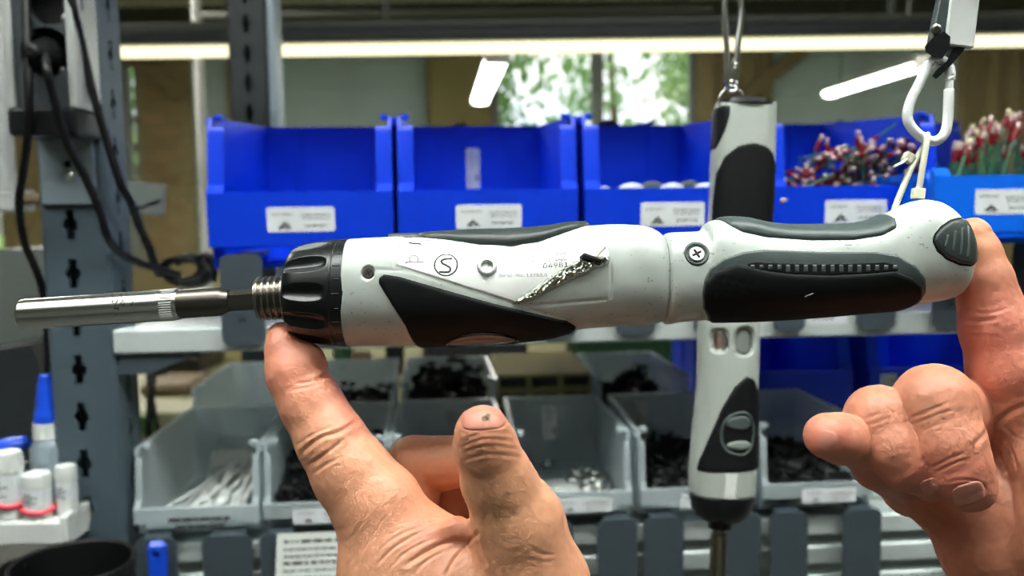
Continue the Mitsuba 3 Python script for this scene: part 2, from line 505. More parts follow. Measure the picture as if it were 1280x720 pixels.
# the LED strip of the facing bench
kz = thing("light_strip", "long glowing light strip in a dark housing above the bins", "lamp")
a, b = W(-260, 61, 2.0), W(1500, 58, 2.0)
b[2] = a[2] = (a[2] + b[2]) / 2
dz = 2.0 / F
part(kz, "housing", box(a[0], b[0], a[1] - .03, a[1] + .06, a[2] + 8 * dz, a[2] + 24 * dz, .004), "post_dark", False)
part(kz, "cover_rail", box(a[0], b[0], a[1] - .02, a[1] + .08, a[2] + 24 * dz, a[2] + 34 * dz, .004), "housing", False)
ks = part(kz, "glowing_tube", tube(np.linspace([a[0], a[1], a[2]], [b[0], a[1], a[2]], 3), 7.5 * dz, 20), "lamp_white", 40)
scene[ks]["emitter"] = lamp(STRIP, (1, .93, .58))
x, i = a[0] + .3, 0
for x in np.arange(a[0] + .2, b[0], 1.15):
    part(kz, "hanger_rod", box(x - .006, x + .006, a[1], a[1] + .012, a[2] + 34 * dz, ZC), "housing", False)


# ================================================================ THE RACK
rack = thing("shelf_rack", "grey steel assembly rack with slotted uprights and aluminium rails carrying the bins", "rack")


def keyholes(x, y, axis, zs, w=1.0):
    """Keyhole cutters: a round hole in a tall slot."""
    out = []
    for z in zs:
        if axis == "y":
            out += [box(x - .0032 * w, x + .0032 * w, y - .01, y + .01, z - .0115, z + .0115), m3.Manifold.cylinder(.02, .0058 * w, .0058 * w, 20).rotate([90, 0, 0]).translate([x, y + .01, z])]
        else:
            out += [box(x - .01, x + .01, y - .0032, y + .0032, z - .0115, z + .0115), m3.Manifold.cylinder(.02, .0058, .0058, 20).rotate([0, 90, 0]).translate([x - .01, y, z])]
    return m3.Manifold.batch_boolean(out, m3.OpType.Add)


PX0, _ = RX(53, 330, .002)
PX1, _ = RX(138, 330, .002)
pz = [RX(x, y, .002)[1] for x, y in ((91, 281), (94, 341), (97, 402), (100, 462), (104, 523), (108, 580), (112, 638))]
pitch = (pz[0] - pz[-1]) / 6
zs = [pz[0] - pitch * i for i in range(-8, 18)]
post = box(PX0, PX1, .002, .052, -1.3, .62, .003) - box(PX0 + .0025, PX1 - .0025, .0045, .0495, -1.4, .7)
xm = (PX0 + PX1) / 2 - .003
post = post - keyholes(xm, .003, "y", zs) - keyholes(PX1, .027, "x", [z + pitch * .5 for z in zs])
part(rack, "upright", post, "post", 30, frame=RW)
# the dark rear upright
qx0, _ = RX(286, 90, .5)
qx1, _ = RX(334, 90, .5)
post = box(qx0, qx1, .5, .55, -1.3, .9, .003) - box(qx0 + .0025, qx1 - .0025, .5025, .5475, -1.4, 1.0)
post = post - keyholes((qx0 + qx1) / 2, .501, "y", np.arange(-.1, .6, .038))
part(rack, "upright", post, "post_dark", 30, label="dark rear upright", frame=RW)
part(rack, "upright_trim", box(qx1 + .001, qx1 + .012, .5, .55, -1.3, .9, .002), "plate", 30, frame=RW)

# upper rail: front profile with grooves
RL, RZT = RX(139, 399, 0)
_, RZB = RX(139, 426, 0)
RZT, RZB = -.092, -.111
def rail(z0, z1, x0, x1, y0, y1):
    m = box(x0, x1, y0, y1, z0, z1, .0012)
    return m - box(x0 - .01, x1 + .01, y1 - .004, y1 + .01, (z0 + z1) / 2 - .003, (z0 + z1) / 2 + .003)
part(rack, "shelf_rail", rail(RZB, RZT, RL, .62, 0, .03), "rail", 30, frame=RW)
part(rack, "shelf_rail", rail(RZB + .012, RZT + .012, PX1, .62, .2, .23), "rail", 30, frame=RW)
part(rack, "shelf_plate", box(PX1, .62, .03, .2, RZT - .006, RZT - .002, .001), "rail", 30, frame=RW)
part(rack, "shelf_plate", box(PX1, .62, .05, .30, .250, .256, .001), "rail", 30, frame=RW)
part(rack, "shelf_rail", rail(.238, .262, RL, .62, .02, .05), "rail", 30, frame=RW)
# wedge bracket below the rail
bx0, bz0 = RX(150, 428, .004)
bx1, _ = RX(228, 428, .004)
_, bz1 = RX(150, 468, .004)
br = m3.Manifold.hull_points(np.array([[x, y, z] for y in (.004, .034) for x, z in ((bx0, RZB), (bx1, RZB), (bx1, RZB - .006), (bx0 + .022, bz1), (bx0 - .004, bz1))]))
part(rack, "rail_bracket", br, "tab", 30, frame=RW)


def tab(px0, px1, ztop, zbot, dy=-.004, mat="tab", hole=True):
    x0, _ = RX(px0, 400, dy)
    x1, _ = RX(px1, 400, dy)
    return tabm(x0, x1, ztop, zbot, dy, hole)


def tabm(x0, x1, ztop, zbot, dy, hole=True):
    r = .006
    cs = m3.CrossSection.square([x1 - x0 - 2 * r, ztop - zbot - 2 * r]).translate([x0 + r, zbot + r]).offset(r, m3.JoinType.Round, 2.0, 24)
    if hole:
        pass
    m = (cs.extrude(.0025) - m3.Manifold.cylinder(.002, .0035, .0035, 20).translate([(x0 + x1) / 2, zbot + .018, .001])).rotate([90, 0, 0]).translate([0, dy + .0, 0])
    hook = box(x0 + r, x1 - r, dy - .0025, .06, ztop - .0025, ztop)
    return m + hook


ZTU = RX(300, 318, -.004)[1]
tabs_u = [(278, 331)] + [(280 + 98 * i, 280 + 98 * i + 48) for i in range(1, 6)] + [(868, 914), (968, 1004), (1071, 1117), (1164, 1204), (1262, 1300)]
for i, (p, q) in enumerate(tabs_u):
    part(rack, "hook_plate", tab(p, q, ZTU, RZB + .006), "tab", 30, frame=RW)
lx0, lz0 = RX(1010, 406, -.001)
lx1, _ = RX(1060, 406, -.001)
kl = part(rack, "rail_label", box(lx0, lx1, -.0006, 0, lz0, lz0 + .0125), "label", False, label="white label on the rail", frame=RW)
part(kl, "print", join(dashes(lx0 + .004, lx1 - .004, lz0 + .0075, .0016, 5, y=-.0006), dashes(lx0 + .004, lx1 - .012, lz0 + .004, .0016, 6, y=-.0006)), "ink_pale", False, frame=RW)

# lower rails
_, ZLB = RX(700, 652, 0)               # level under the clear bins
ZL = ZLB
for dz0, y0 in ((-.010, .012), (-.036, .012), (-.062, .012)):
    part(rack, "lower_rail", rail(ZL + dz0 - .016, ZL + dz0, -.30, .62, y0, y0 + .04), "rail", 30, frame=RW)
part(rack, "lower_shelf", box(PX1, .62, .05, .42, ZL - .008, ZL - .004), "rail", 30, frame=RW)
tabs_l = [(170, 222), (254, 316), (326, 376), (420, 470), (500, 548), (580, 628), (668, 716), (747, 796), (805, 853), (906, 950), (962, 1008), (1053, 1099), (1198, 1245)]
for i, (p, q) in enumerate(tabs_l):
    x0, _ = RX(p, 690, -.004)
    x1, _ = RX(q, 690, -.004)
    part(rack, "hook_plate", tabm(x0, x1, ZL + .002, ZL - .085, -.004, hole=True), "tab", 30, frame=RW)


# ================================================================ BINS
def bin_shapes(wd, L, H, hf, t, flange, taper, rib=True):
    """Open-fronted stacking bin, front at y=0, base at z=0. Outer and inner profiles, a framed front opening, a rim and ribs."""
    lipz = H * .14
    outer = np.array([[.012, 0], [.010, lipz], [0, lipz + .002], [0, hf], [.006, hf + .006], [L * .055, H - .012], [L * .085, H], [L, H], [L - .004, 0]])
    def prism(poly, w0, w1):
        poly = np.asarray(poly, float)
        x, y = poly[:, 0], poly[:, 1]
        if (x * np.roll(y, -1) - np.roll(x, -1) * y).sum() < 0:
            poly = poly[::-1]
        v, f = tri(m3.CrossSection([poly]).extrude(w1 - w0))
        v = np.stack([v[:, 2] + w0, v[:, 0], v[:, 1]], 1)
        return m3.Manifold(m3.Mesh(v.astype(np.float32), f.astype(np.uint32)))
    b = prism(outer, -wd / 2, wd / 2)
    cav = np.array([[.004 + t, t * 1.5], [L - t - .003, t * 1.5], [L - t, H + .05], [L * .055 + t, H + .05], [L * .055 + t, H - .012], [.006 + t, hf + .004], [.004 + t, hf]])
    b = b - prism(cav, -wd / 2 + t, wd / 2 - t)
    op = np.array([[-.05, hf], [.05, hf], [.05, H + .05], [-.05, H + .05]])
    b = b - prism(op, -wd / 2 + flange, wd / 2 - flange)
    # rim, outward
    rim = prism(np.array([[L * .085, H - .006], [L * .085, H], [L + .002, H], [L + .002, H - .006]]), -wd / 2 - .002, wd / 2 + .002) - prism(np.array([[-.1, 0], [L - t, 0], [L - t, H + .1], [-.1, H + .1]]), -wd / 2 + t * .8, wd / 2 - t * .8)
    b = b + rim
    if rib:
        for y in (L * .25, L * .5, L * .75):
            for s in (-1, 1):
                b = b + box(*sorted((s * wd / 2 - s * t * .5, s * (wd / 2 + .0014))), y - .004, y + .004, .004, H - .004)
        for x in (-wd * .25, wd * .25):
            b = b + box(x - .003, x + .003, L - t - .0045, L - t + .001, t, H - .003)
    # stacking noses on the rear corners and feet
    for s in (-1, 1):
        b = b + box(s * (wd / 2 - .006) - .003, s * (wd / 2 - .006) + .003, L * .1, L * .1 + .01, H - .002, H + .0022, .0008)
    v, f = tri(b)
    v = v.copy()
    v[:, 0] *= 1 - taper * np.clip(v[:, 1] / L, 0, 1)
    return v, f


BLUE_BIN = bin_shapes(.1425, .225, .118, .060, .0026, .0125, .06)
CLEAR_BIN = bin_shapes(.0975, .160, .070, .0235, .0020, .0052, .08)


def label_plate(parent, name, cx, cz, w, h, fr, y=0.0, seed=0, vertical=False, logo=True):
    cs = m3.CrossSection.square([w - .004, h - .004]).translate([-w / 2 + .002, -h / 2 + .002]).offset(.002, m3.JoinType.Round, 2.0, 16)
    place = (lambda v: fr(np.stack([v[:, 0] + cx, v[:, 1] + y, v[:, 2] + cz], 1))) if not vertical else (lambda v: fr(np.stack([-v[:, 2] + cx, v[:, 1] + y, v[:, 0] + cz], 1)))
    k = part(parent, name, mapped(cs.extrude(.0005).rotate([90, 0, 0]), place), "label", False)
    tr = m3.CrossSection([np.array([[-1, 0], [1, 0], [0, .95]]) * h * .30]) - m3.CrossSection([np.array([[-.3, .12], [.3, .12], [0, .5]]) * h * .30])
    g = tr.extrude(.0001).rotate([90, 0, 0]).translate([-w * .24, -.0005, -h * .38])
    ink = [g] if logo else []
    part(k, "logo", mapped(join(*ink), place), "ink", False) if logo else None
    d = [dashes(-w * .42, -w * .12, h * .18, h * .07, seed, y=-.0005), dashes(0, w * .42, h * .14, h * .07, seed + 1, y=-.0005), dashes(w * .02, w * .42, h * .0, h * .06, seed + 2, y=-.0005),
         dashes(w * .05, w * .38, -h * .3, h * .09, seed + 3, y=-.0005)]
    part(k, "print", mapped(join(*d), place), "ink_pale", False)
    return k


def place_bin(shape, name, mat, label, group, x, y, z, tilt=0.0, yaw=0.0, lab=None, back=None, seed=0):
    ct, st, cy_, sy_ = math.cos(tilt), math.sin(tilt), math.cos(yaw), math.sin(yaw)

    def fr(v):
        v = np.asarray(v, float)
        a = np.stack([v[:, 0], v[:, 1] * ct - v[:, 2] * st, v[:, 1] * st + v[:, 2] * ct], 1)
        a = np.stack([a[:, 0] * cy_ - a[:, 1] * sy_ + x, a[:, 0] * sy_ + a[:, 1] * cy_ + y, a[:, 2] + z], 1)
        return RW(a)
    k = thing(name, label, "bin", group)
    part(k, "body", shape, mat, 25, frame=fr)
    if lab:
        label_plate(k, "label", *lab, fr, seed=seed)
    if back:
        label_plate(k, "label", *back[:4], fr, y=back[4], seed=seed + 7, vertical=True)
    return k, fr


UBIN_Z = RX(377, 310, 0)[1] - .118 * .14
TI = math.radians(3.0)
ub = [(377, "blue open-front bin standing empty, leftmost of its row", None),
      (611, "blue open-front bin with a tall white label inside its back wall", 1),
      (840, "blue open-front bin holding tubes with white caps", None),
      (1068, "blue open-front bin full of red-tipped wire leads behind the zip tie", None)]
ubf = []
for i, (p, lab, bk) in enumerate(ub):
    x, _ = RX(p, 280, 0)
    k, fr = place_bin(BLUE_BIN, "storage_bin", "blue", lab, "blue bins on the upper rail", x, 0, UBIN_Z, TI, 0, (0, .039, .0525, .0195), (-.004, .075, .042, .0145, .2205) if bk else None, seed=10 * i)
    ubf.append(fr)
x5, _ = RX(1280, 255, -.05)
_, z5 = RX(1240, 293, -.05)
LOW_BIN = bin_shapes(.1425, .16, .056, .0535, .0026, .0125, .04)
k5, fr5 = place_bin(LOW_BIN, "storage_bin", "blue_light", "lighter blue bin at the right edge, full of upright wire leads", None, x5 - .001, -.05, z5 - .056 * .14, 0, 0, (-.014, .033, .05, .0195), seed=77)
# second row of blue bins behind, higher
for p, lab in ((893, "blue bin in the second row behind the tubes with white caps"), (1130, "blue bin in the second row behind the wire leads")):
    x, _ = RX(p, 160, .26)
    _, z = RX(p, 152, .26)
    place_bin(BLUE_BIN, "storage_bin", "blue", lab, "blue bins in the second row", x, .26, z - .118, TI, 0)

# clear bins, front row and second row
cb = [(246, "clear bin holding thin white sticks, leftmost of the front row", False, None),
      (407, "clear bin of small black parts behind the raised index finger", True, None),
      (563, "clear bin mostly hidden behind the thumb", True, (.004, .045, .03, .012, .1555)),
      (718, "clear bin holding shiny metal rings", True, (-.001, .045, .036, .0145, .1555)),
      (873, "clear bin of black parts behind the hanging screwdriver", True, (-.012, .045, .036, .0145, .1555)),
      (1024, "clear bin of black clips, rightmost of the front row", True, (-.036, .045, .036, .0145, .1555))]
cbf = []
for i, (p, lab, hasl, bk) in enumerate(cb):
    x, _ = RX(p, 655, 0)
    k, fr = place_bin(CLEAR_BIN, "clear_bin", "clear_bin", lab, "clear bins in the front row", x, 0, ZL, 0, 0, ((-.002 if i < 3 else .008), .013, .048, .0125) if hasl else None, bk, seed=100 + 10 * i)
    if i == 0:   # written on by hand
        d = [dashes(-.022, .026, .0125, .0032, 41, gap=.25), dashes(-.017, .02, .0065, .0032, 42, gap=.3)]
        part(k, "writing", mapped(join(*d), fr), "ink", False, label="handwriting on the bin front")
    cbf.append(fr)
cb2 = [(300, "clear bin in the second row behind the white sticks"), (432, "clear bin in the second row behind the index finger"), (562, "clear bin of black parts in the second row, left of the dark drawers"), (806, "clear bin of black parts in the second row behind the hanging screwdriver")]
cb2f = []
for i, (p, lab) in enumerate(cb2):
    x, _ = RX(p, 505, .18)
    k, fr = place_bin(CLEAR_BIN, "clear_bin", "clear_bin", lab, "clear bins in the second row", x, .18, ZL + .012, 0, 0, None, None, seed=200 + i)
    cb2f.append(fr)
# blue bins low on the right, in the shade under the rail
for i, (p, d, z, lab) in enumerate([(985, .2, -.150, "blue bin in the shade under the rail, left one beside the hanging screwdriver"), (1166, .2, -.165, "blue bin in the shade under the rail with a small white label"), (1347, .2, -.15, "blue bin in the shade under the rail at the right edge")]):
    x, _ = RX(p, 480, d)
    place_bin(BLUE_BIN, "storage_bin", "blue", lab, "blue bins under the rail", x, d, ZL + .02, 0, 0, None if i != 1 else (-.05, .045, .018, .02), seed=300 + i)


# ================================================================ TOOLS: lofted shells with pads laid on them
class Loft:
    """A shell swept along one axis, in pixel units of the plane at distance D (1 px = D / F metres). st rows: s, top, bottom, half depth."""

    def __init__(self, st, n, D, vertical=False, z0=0.0):
        st = np.asarray(st, float)
        self.s0, self.s1, self.n, self.D, self.u, self.vertical, self.z0 = st[0, 0], st[-1, 0], n, D, D / F, vertical, z0
        self.top, self.bot, self.hd = (PchipInterpolator(st[:, 0], st[:, k]) for k in (1, 2, 3))
        self.R = float(np.mean(np.abs(st[:, 2] - st[:, 1]))) / 2

    def local(self, s, th):
        """(s, c, z): c across the picture, z towards the viewer; th = 0 faces the viewer, 90 deg is the top (or the left)."""
        cy, h, w = (self.top(s) + self.bot(s)) / 2, (self.bot(s) - self.top(s)) / 2, self.hd(s)
        sn, cs = np.sin(th), np.cos(th)
        e = 2 / self.n
        return np.stack([s + 0 * th, cy - h * np.sign(sn) * np.abs(sn) ** e, w * np.sign(cs) * np.abs(cs) ** e], -1)

    def normal(self, s, th):
        ds, dt = .4, .01
        a = self.local(np.clip(s + ds, self.s0, self.s1), th) - self.local(np.clip(s - ds, self.s0, self.s1), th)
        b = self.local(s, th + dt) - self.local(s, th - dt)
        n = np.cross(a, b)
        n /= np.linalg.norm(n, axis=-1, keepdims=True) + 1e-12
        return n * np.sign(((self.local(s, th) - self.local(s, th) * [1, 0, 0] - np.stack([0 * s, (self.top(s) + self.bot(s)) / 2, 0 * s], -1)) * n).sum(-1, keepdims=True) + 1e-9)

    def world(self, q):
        s, c, z = q[..., 0], q[..., 1], q[..., 2] + self.z0
        px, py = (c, s) if self.vertical else (s, c)
        return camxyz(np.stack([(px - 640) * self.u, (360 - py) * self.u, z * self.u - self.D], -1))

    def theta(self, s, c):
        cy, h = (self.top(s) + self.bot(s)) / 2, (self.bot(s) - self.top(s)) / 2
        t = np.clip((cy - c) / np.maximum(h, 1e-6), -1, 1)
        return np.arcsin(np.sign(t) * np.abs(t) ** (self.n / 2))

    def shell(self, ns=160, nt=120, disp=None, ss=None):
        s = np.linspace(self.s0, self.s1, ns) if ss is None else np.asarray(ss)
        th = np.arange(nt) * 2 * np.pi / nt
        S, TH = np.meshgrid(s, th, indexing="ij")
        q = self.local(S, TH)
        if disp is not None:
            q = q + self.normal(S, TH) * disp(S, TH, q)[..., None]
        v = self.world(q)
        ns = len(s)
        i, j = np.meshgrid(np.arange(ns - 1), np.arange(nt), indexing="ij")
        quad = np.stack([i * nt + j, i * nt + (j + 1) % nt, (i + 1) * nt + (j + 1) % nt, (i + 1) * nt + j], -1).reshape(-1, 4)
        v = v.reshape(-1, 3)
        c0 = len(v)
        v = np.vstack([v, v[:nt].mean(0), v[(ns - 1) * nt:ns * nt].mean(0)])
        k = np.arange(nt)
        f = np.vstack([quad[:, [0, 1, 2]], quad[:, [0, 2, 3]], np.stack([k * 0 + c0, (k + 1) % nt, k], 1), np.stack([k * 0 + c0 + 1, (ns - 1) * nt + k, (ns - 1) * nt + (k + 1) % nt], 1)])
        return fixwind(v, f)

    def uv_poly(self, pts, soft=4.0):
        """Outline points (s, c) on the near face, or (s, None, degrees) anywhere round the shell -> polygon in (s, arc) space."""
        P, k = [], len(pts)
        for i in range(k):
            a, b = pts[i], pts[(i + 1) % k]
            m = 14
            if a[1] is not None and b[1] is not None:
                for t in np.linspace(0, 1, m, endpoint=False):
                    s, c = a[0] + (b[0] - a[0]) * t, a[1] + (b[1] - a[1]) * t
                    P.append((s, float(self.theta(s, c)) * self.R))
            else:
                ta, tb = ((math.radians(x[2]) if x[1] is None else float(self.theta(x[0], x[1]))) for x in (a, b))
                for t in np.linspace(0, 1, m, endpoint=False):
                    P.append((a[0] + (b[0] - a[0]) * t, (ta + (tb - ta) * t) * self.R))
        g = Polygon(P).buffer(0)
        if soft:
            g = g.buffer(-soft).buffer(2 * soft).buffer(-soft)
        return max(g.geoms, key=lambda x: x.area) if isinstance(g, MultiPolygon) else g

    def patch(self, g, t, edge=2.5, step=3.0, sink=1.5, bump=None, base=0.0, cuts=()):
        """A pad of thickness t (px) on the shell over the outline g, with a rounded edge."""
        for c in cuts:
            g = g.difference(c)
        rings, offs = [], []
        for inset, dense in ((0.0, 1), (edge * .25, 1), (edge * .6, 1), (edge, 1)):
            b = g.buffer(-inset)
            for gg in getattr(b, "geoms", [b]):
                for ring in [gg.exterior, *gg.interiors]:
                    m = max(12, int(ring.length / (step * .7)))
                    rings.append(np.array([ring.interpolate(x, normalized=True).coords[0] for x in np.linspace(0, 1, m, endpoint=False)]))
                    offs.append(np.full(m, inset))
        x0, y0, x1, y1 = g.bounds
        xs, ys = np.arange(x0, x1, step), np.arange(y0, y1, step * .87)
        X, Y = np.meshgrid(xs, ys)
        X = X + (np.arange(len(ys)) % 2)[:, None] * step / 2
        pts = np.stack([X.ravel(), Y.ravel()], 1)
        inner = g.buffer(-edge * 1.15)
        pts = pts[contains_xy(inner, pts[:, 0], pts[:, 1])]
        P = np.vstack(rings + [pts])
        d = np.concatenate(offs + [sdist(g.boundary, spoints(pts))] if len(pts) else offs)
        tr = Delaunay(P).simplices
        c = P[tr].mean(1)
        tr = tr[contains_xy(g, c[:, 0], c[:, 1])]
        x = np.clip(d / edge, 0, 1)
        h = base + t * np.sqrt(np.maximum(0, 1 - (1 - x) ** 2))
        if bump is not None:
            h = h + bump(P[:, 0], P[:, 1] / self.R, d) * np.clip(d / edge, 0, 1)
        nb = len(rings[0])
        # a skirt that goes under the surface
        S, TH = P[:, 0], P[:, 1] / self.R
        q = self.local(S, TH) + self.normal(S, TH) * h[:, None]
        b = sum(len(r) for r, o in zip(rings, offs) if o[0] == 0.0)
        qs = self.local(S[:b], TH[:b]) - self.normal(S[:b], TH[:b]) * sink
        v, f, at = np.vstack([q, qs]), [tr], 0
        for r, o in zip(rings, offs):
            if o[0] == 0.0:
                k = np.arange(len(r))
                i, j = at + k, at + (k + 1) % len(r)
                f += [np.stack([i, j, j + len(q)], 1), np.stack([i, j + len(q), i + len(q)], 1)]
            at += len(r)
        f = np.vstack(f)
        w = self.world(v)
        # face outwards
        out = self.world(self.local(S, TH) + self.normal(S, TH)) - self.world(self.local(S, TH))
        fn = np.cross(w[tr[:, 1]] - w[tr[:, 0]], w[tr[:, 2]] - w[tr[:, 0]])
        if (fn * out[tr[:, 0]]).sum(1).mean() < 0:
            f = f[:, ::-1]
        return w, f

    def on(self, s, c, off=0.0):
        """World frame on the near face at (s, c): point, normal."""
        s, c = np.array([float(s)]), np.array([float(c)])
        th = self.theta(s, c)
        p, n = self.local(s, th), self.normal(s, th)
        w0, w1 = self.world(p + n * off), self.world(p + n * (off + 1))
        d = (w1 - w0)[0]
        return w0[0], d / np.linalg.norm(d)


def fixwind(v, f):
    a, b, c = v[f[:, 0]], v[f[:, 1]], v[f[:, 2]]
    return (v, f[:, ::-1]) if (np.einsum("ij,ij->i", a - v.mean(0), np.cross(b - v.mean(0), c - v.mean(0)))).sum() < 0 else (v, f)


def polyd(lines):
    g = [LineString(x) for x in lines]
    def fn(X, Y):
        p = spoints(np.stack([X.ravel(), Y.ravel()], 1))
        return np.min([sdist(l, p) for l in g], 0).reshape(X.shape)
    return fn


def screw_head(parent, loft, s, c, r, mat="steel", slot="black", proud=1.0, name="screw"):
    """Cross-slot screw: domed head with four-armed recess."""
    p, n = loft.on(s, c, proud * .4)
    u = loft.u
    R = r * u
    head = m3.Manifold.cylinder(R * .7, R, R * .92, 32).translate([0, 0, -R * .45])
    cross = m3.Manifold.cube([R * 1.25, R * .3, R], True).translate([0, 0, R * .55]) + m3.Manifold.cube([R * .3, R * 1.25, R], True).translate([0, 0, R * .55])
    head = head - cross.rotate([0, 0, 28])
    A = np.linalg.qr(np.stack([n, RIGHT, UP], 1))[0]
    z = n
    x = np.cross(UP, z)
    x /= np.linalg.norm(x)
    y = np.cross(z, x)
    v, f = tri(head)
    k = part(parent, name, (p + v[:, :1] * x + v[:, 1:2] * y + v[:, 2:3] * z, f), mat, 25)
    slotm = (m3.Manifold.cube([R * 1.24, R * .29, R * .3], True) + m3.Manifold.cube([R * .29, R * 1.24, R * .3], True)).rotate([0, 0, 28]).translate([0, 0, -R * .04])
    v, f = tri(slotm)
    part(k, "slot", (p + v[:, :1] * x + v[:, 1:2] * y + v[:, 2:3] * z, f), slot, 25)
    return k


def ring_on(loft, s, c, r0, r1, h, off=0.0, sides=40):
    p, n = loft.on(s, c, off)
    u = loft.u
    prof = [(-1.5 * u, r0 * u), (h * u, r0 * u), (h * u * 1.15, (r0 * .7 + r1 * .3) * u), (h * u, r1 * u), (-1.5 * u, r1 * u), (-1.5 * u, r0 * u)]
    return fixwind(*lathe(p, p + n, prof, sides))


def glyph(loft, strokes, r, off=.5, flat=.5):
    """Thin raised strokes on the near face, each a polyline of (s, c)."""
    out = []
    for st in strokes:
        P = smoothpath(st, max(8, 5 * len(st))) if len(st) > 2 else np.linspace(st[0], st[-1], 6)
        th = loft.theta(P[:, 0], P[:, 1])
        q = loft.local(P[:, 0], th) + loft.normal(P[:, 0], th) * off
        out.append(tube(loft.world(q), r * loft.u, 6))
    return join(*out)


# ---------------------------------------------------------------- the held screwdriver
tool = thing("electric_screwdriver", "white and black electric screwdriver held level by two fingertips, chrome socket on its tip", "screwdriver")
BODY = Loft([(438, 299, 433, 66), (470, 297, 432.5, 67), (500, 296, 432, 67), (540, 297, 431, 66), (580, 299, 429, 65), (620, 300, 427.5, 64), (660, 296, 424, 63), (690, 290, 420, 62), (712, 285, 414, 61.5), (740, 282, 410, 61), (770, 280.5, 408.5, 60.5), (795, 281.5, 407.5, 60),
             (810, 284.5, 406, 58.5), (820, 289, 404.5, 56), (826, 294, 402, 52), (832, 302, 396, 45)], 2.35, D0)
HAND = Loft([(827, 300, 399, 44), (829.5, 294, 403.5, 50), (834, 291.5, 405.5, 54), (845, 290.5, 403.5, 56), (870, 289.5, 401, 57), (877, 287, 400.5, 57), (883, 279, 400, 57), (892, 275.5, 399.5, 57), (920, 279, 399, 56), (960, 285, 397.5, 55), (1000, 287, 395, 54), (1050, 285.5, 391, 53.5), (1085, 279, 388, 54),
             (1110, 266, 386, 55), (1130, 255, 383, 56), (1150, 250, 380, 56.5), (1165, 252, 377.5, 56), (1178, 259, 375, 54), (1189, 270, 371, 49), (1197, 284, 363, 41), (1202.5, 300, 349, 28), (1205, 320, 332, 9)], 2.4, D0)
# grooves pressed into the white shells (outline in the photograph's pixels)
gb = polyd([[(505, 300), (502, 334), (640, 376), (660, 381), (751, 374)], [(757, 372), (757, 300), (750, 290)], [(506, 296), (560, 302), (620, 311), (655, 309), (690, 300), (735, 287)], [(480, 338), (520, 340), (610, 370), (700, 396), (716, 404)]])


def body_disp(S, TH, q):
    front = (q[..., 2] > 0)
    d = gb(S, q[..., 1])
    o = np.where(front, -1.1 * np.exp(-(d / 1.5) ** 2), 0)
    d2 = np.hypot(S - 470.5, q[..., 1] - 342)
    o -= np.where(front, 4.0 * (1 - np.clip((d2 - 6.5) / 2.0, 0, 1)), 0)
    d4 = np.hypot(S - 610.5, q[..., 1] - 335)
    o -= np.where(front, 9.0 * (1 - np.clip((d4 - 7.0) / 1.5, 0, 1)), 0)
    d3 = np.hypot((S - 783) / 24, (q[..., 1] - 401) / 5.5)
    return o - np.where(front, 4.5 * np.clip((1.15 - d3) / .25, 0, 1), 0)


def hand_disp(S, TH, q):
    front = (q[..., 2] > 0)
    d2 = np.hypot(S - 860, q[..., 1] - 319)
    o = -np.where(front, 3.4 * (1 - np.clip((d2 - 12.5) / 2.0, 0, 1)), 0)
    d3 = np.hypot((S - 856) / 13, (q[..., 1] - 397) / 7)
    return o - np.where(front, 3.5 * np.clip((1.2 - d3) / .3, 0, 1), 0)


bodyk = part(tool, "motor_housing", BODY.shell(330, 220, body_disp), "white_plastic", True)
ss = np.concatenate([np.linspace(827, 905, 110), np.linspace(905.8, 1150, 150), np.linspace(1151, 1196, 50), 1205 - 9 * (1 - np.sin(np.linspace(0.02, 1, 26) * np.pi / 2))])
handk = part(tool, "handle", HAND.shell(0, 220, hand_disp, np.unique(ss)), "white_plastic", True)
# rubber pads of the motor housing
g = BODY.uv_poly([(486, 293), (520, 296), (560, 300.5), (600, 307), (640, 309.5), (672, 304), (700, 294.5), (722, 286.5), (738, None, 90), (720, None, 150), (600, None, 150), (500, None, 140), (482, None, 90)], 3)
part(tool, "thumb_pad", BODY.patch(g, 6.5, 7, 3.0, bump=lambda s, th, d: 7.5 * np.exp(-((s - 620) / 70) ** 2) * np.clip(d / 18, 0, 1) - 1.0 * np.exp(-((s - 495) / 20) ** 2)), "rubber_mid", True, label="dark rubber thumb rest on top")
g = BODY.uv_poly([(481, 350), (490, 344), (508, 347), (560, 362), (620, 379), (680, 393.5), (706, 400), (718, 407), (712, None, -95), (640, None, -150), (530, None, -150), (524, None, -75), (514, 405), (498, 378)], 5)
lens = Point(0, 0).buffer(1, 32)
from shapely import affinity
lensg = affinity.translate(affinity.scale(lens, 45, 29), 603, math.radians(-72) * BODY.R)
part(tool, "grip_pad", BODY.patch(g, 3.2, 4, 3.0, cuts=(lensg,)), "rubber", True, label="black triangular rubber grip")
part(tool, "lens_rim", BODY.patch(lensg.buffer(1.0).difference(lensg.buffer(-3.0)), 4.2, 1.6, 1.6), "black_plastic", True)
part(tool, "button_lens", BODY.patch(lensg.buffer(-2.5), 2.6, 8, 2.4), "lens", True, label="smoky lens cap")
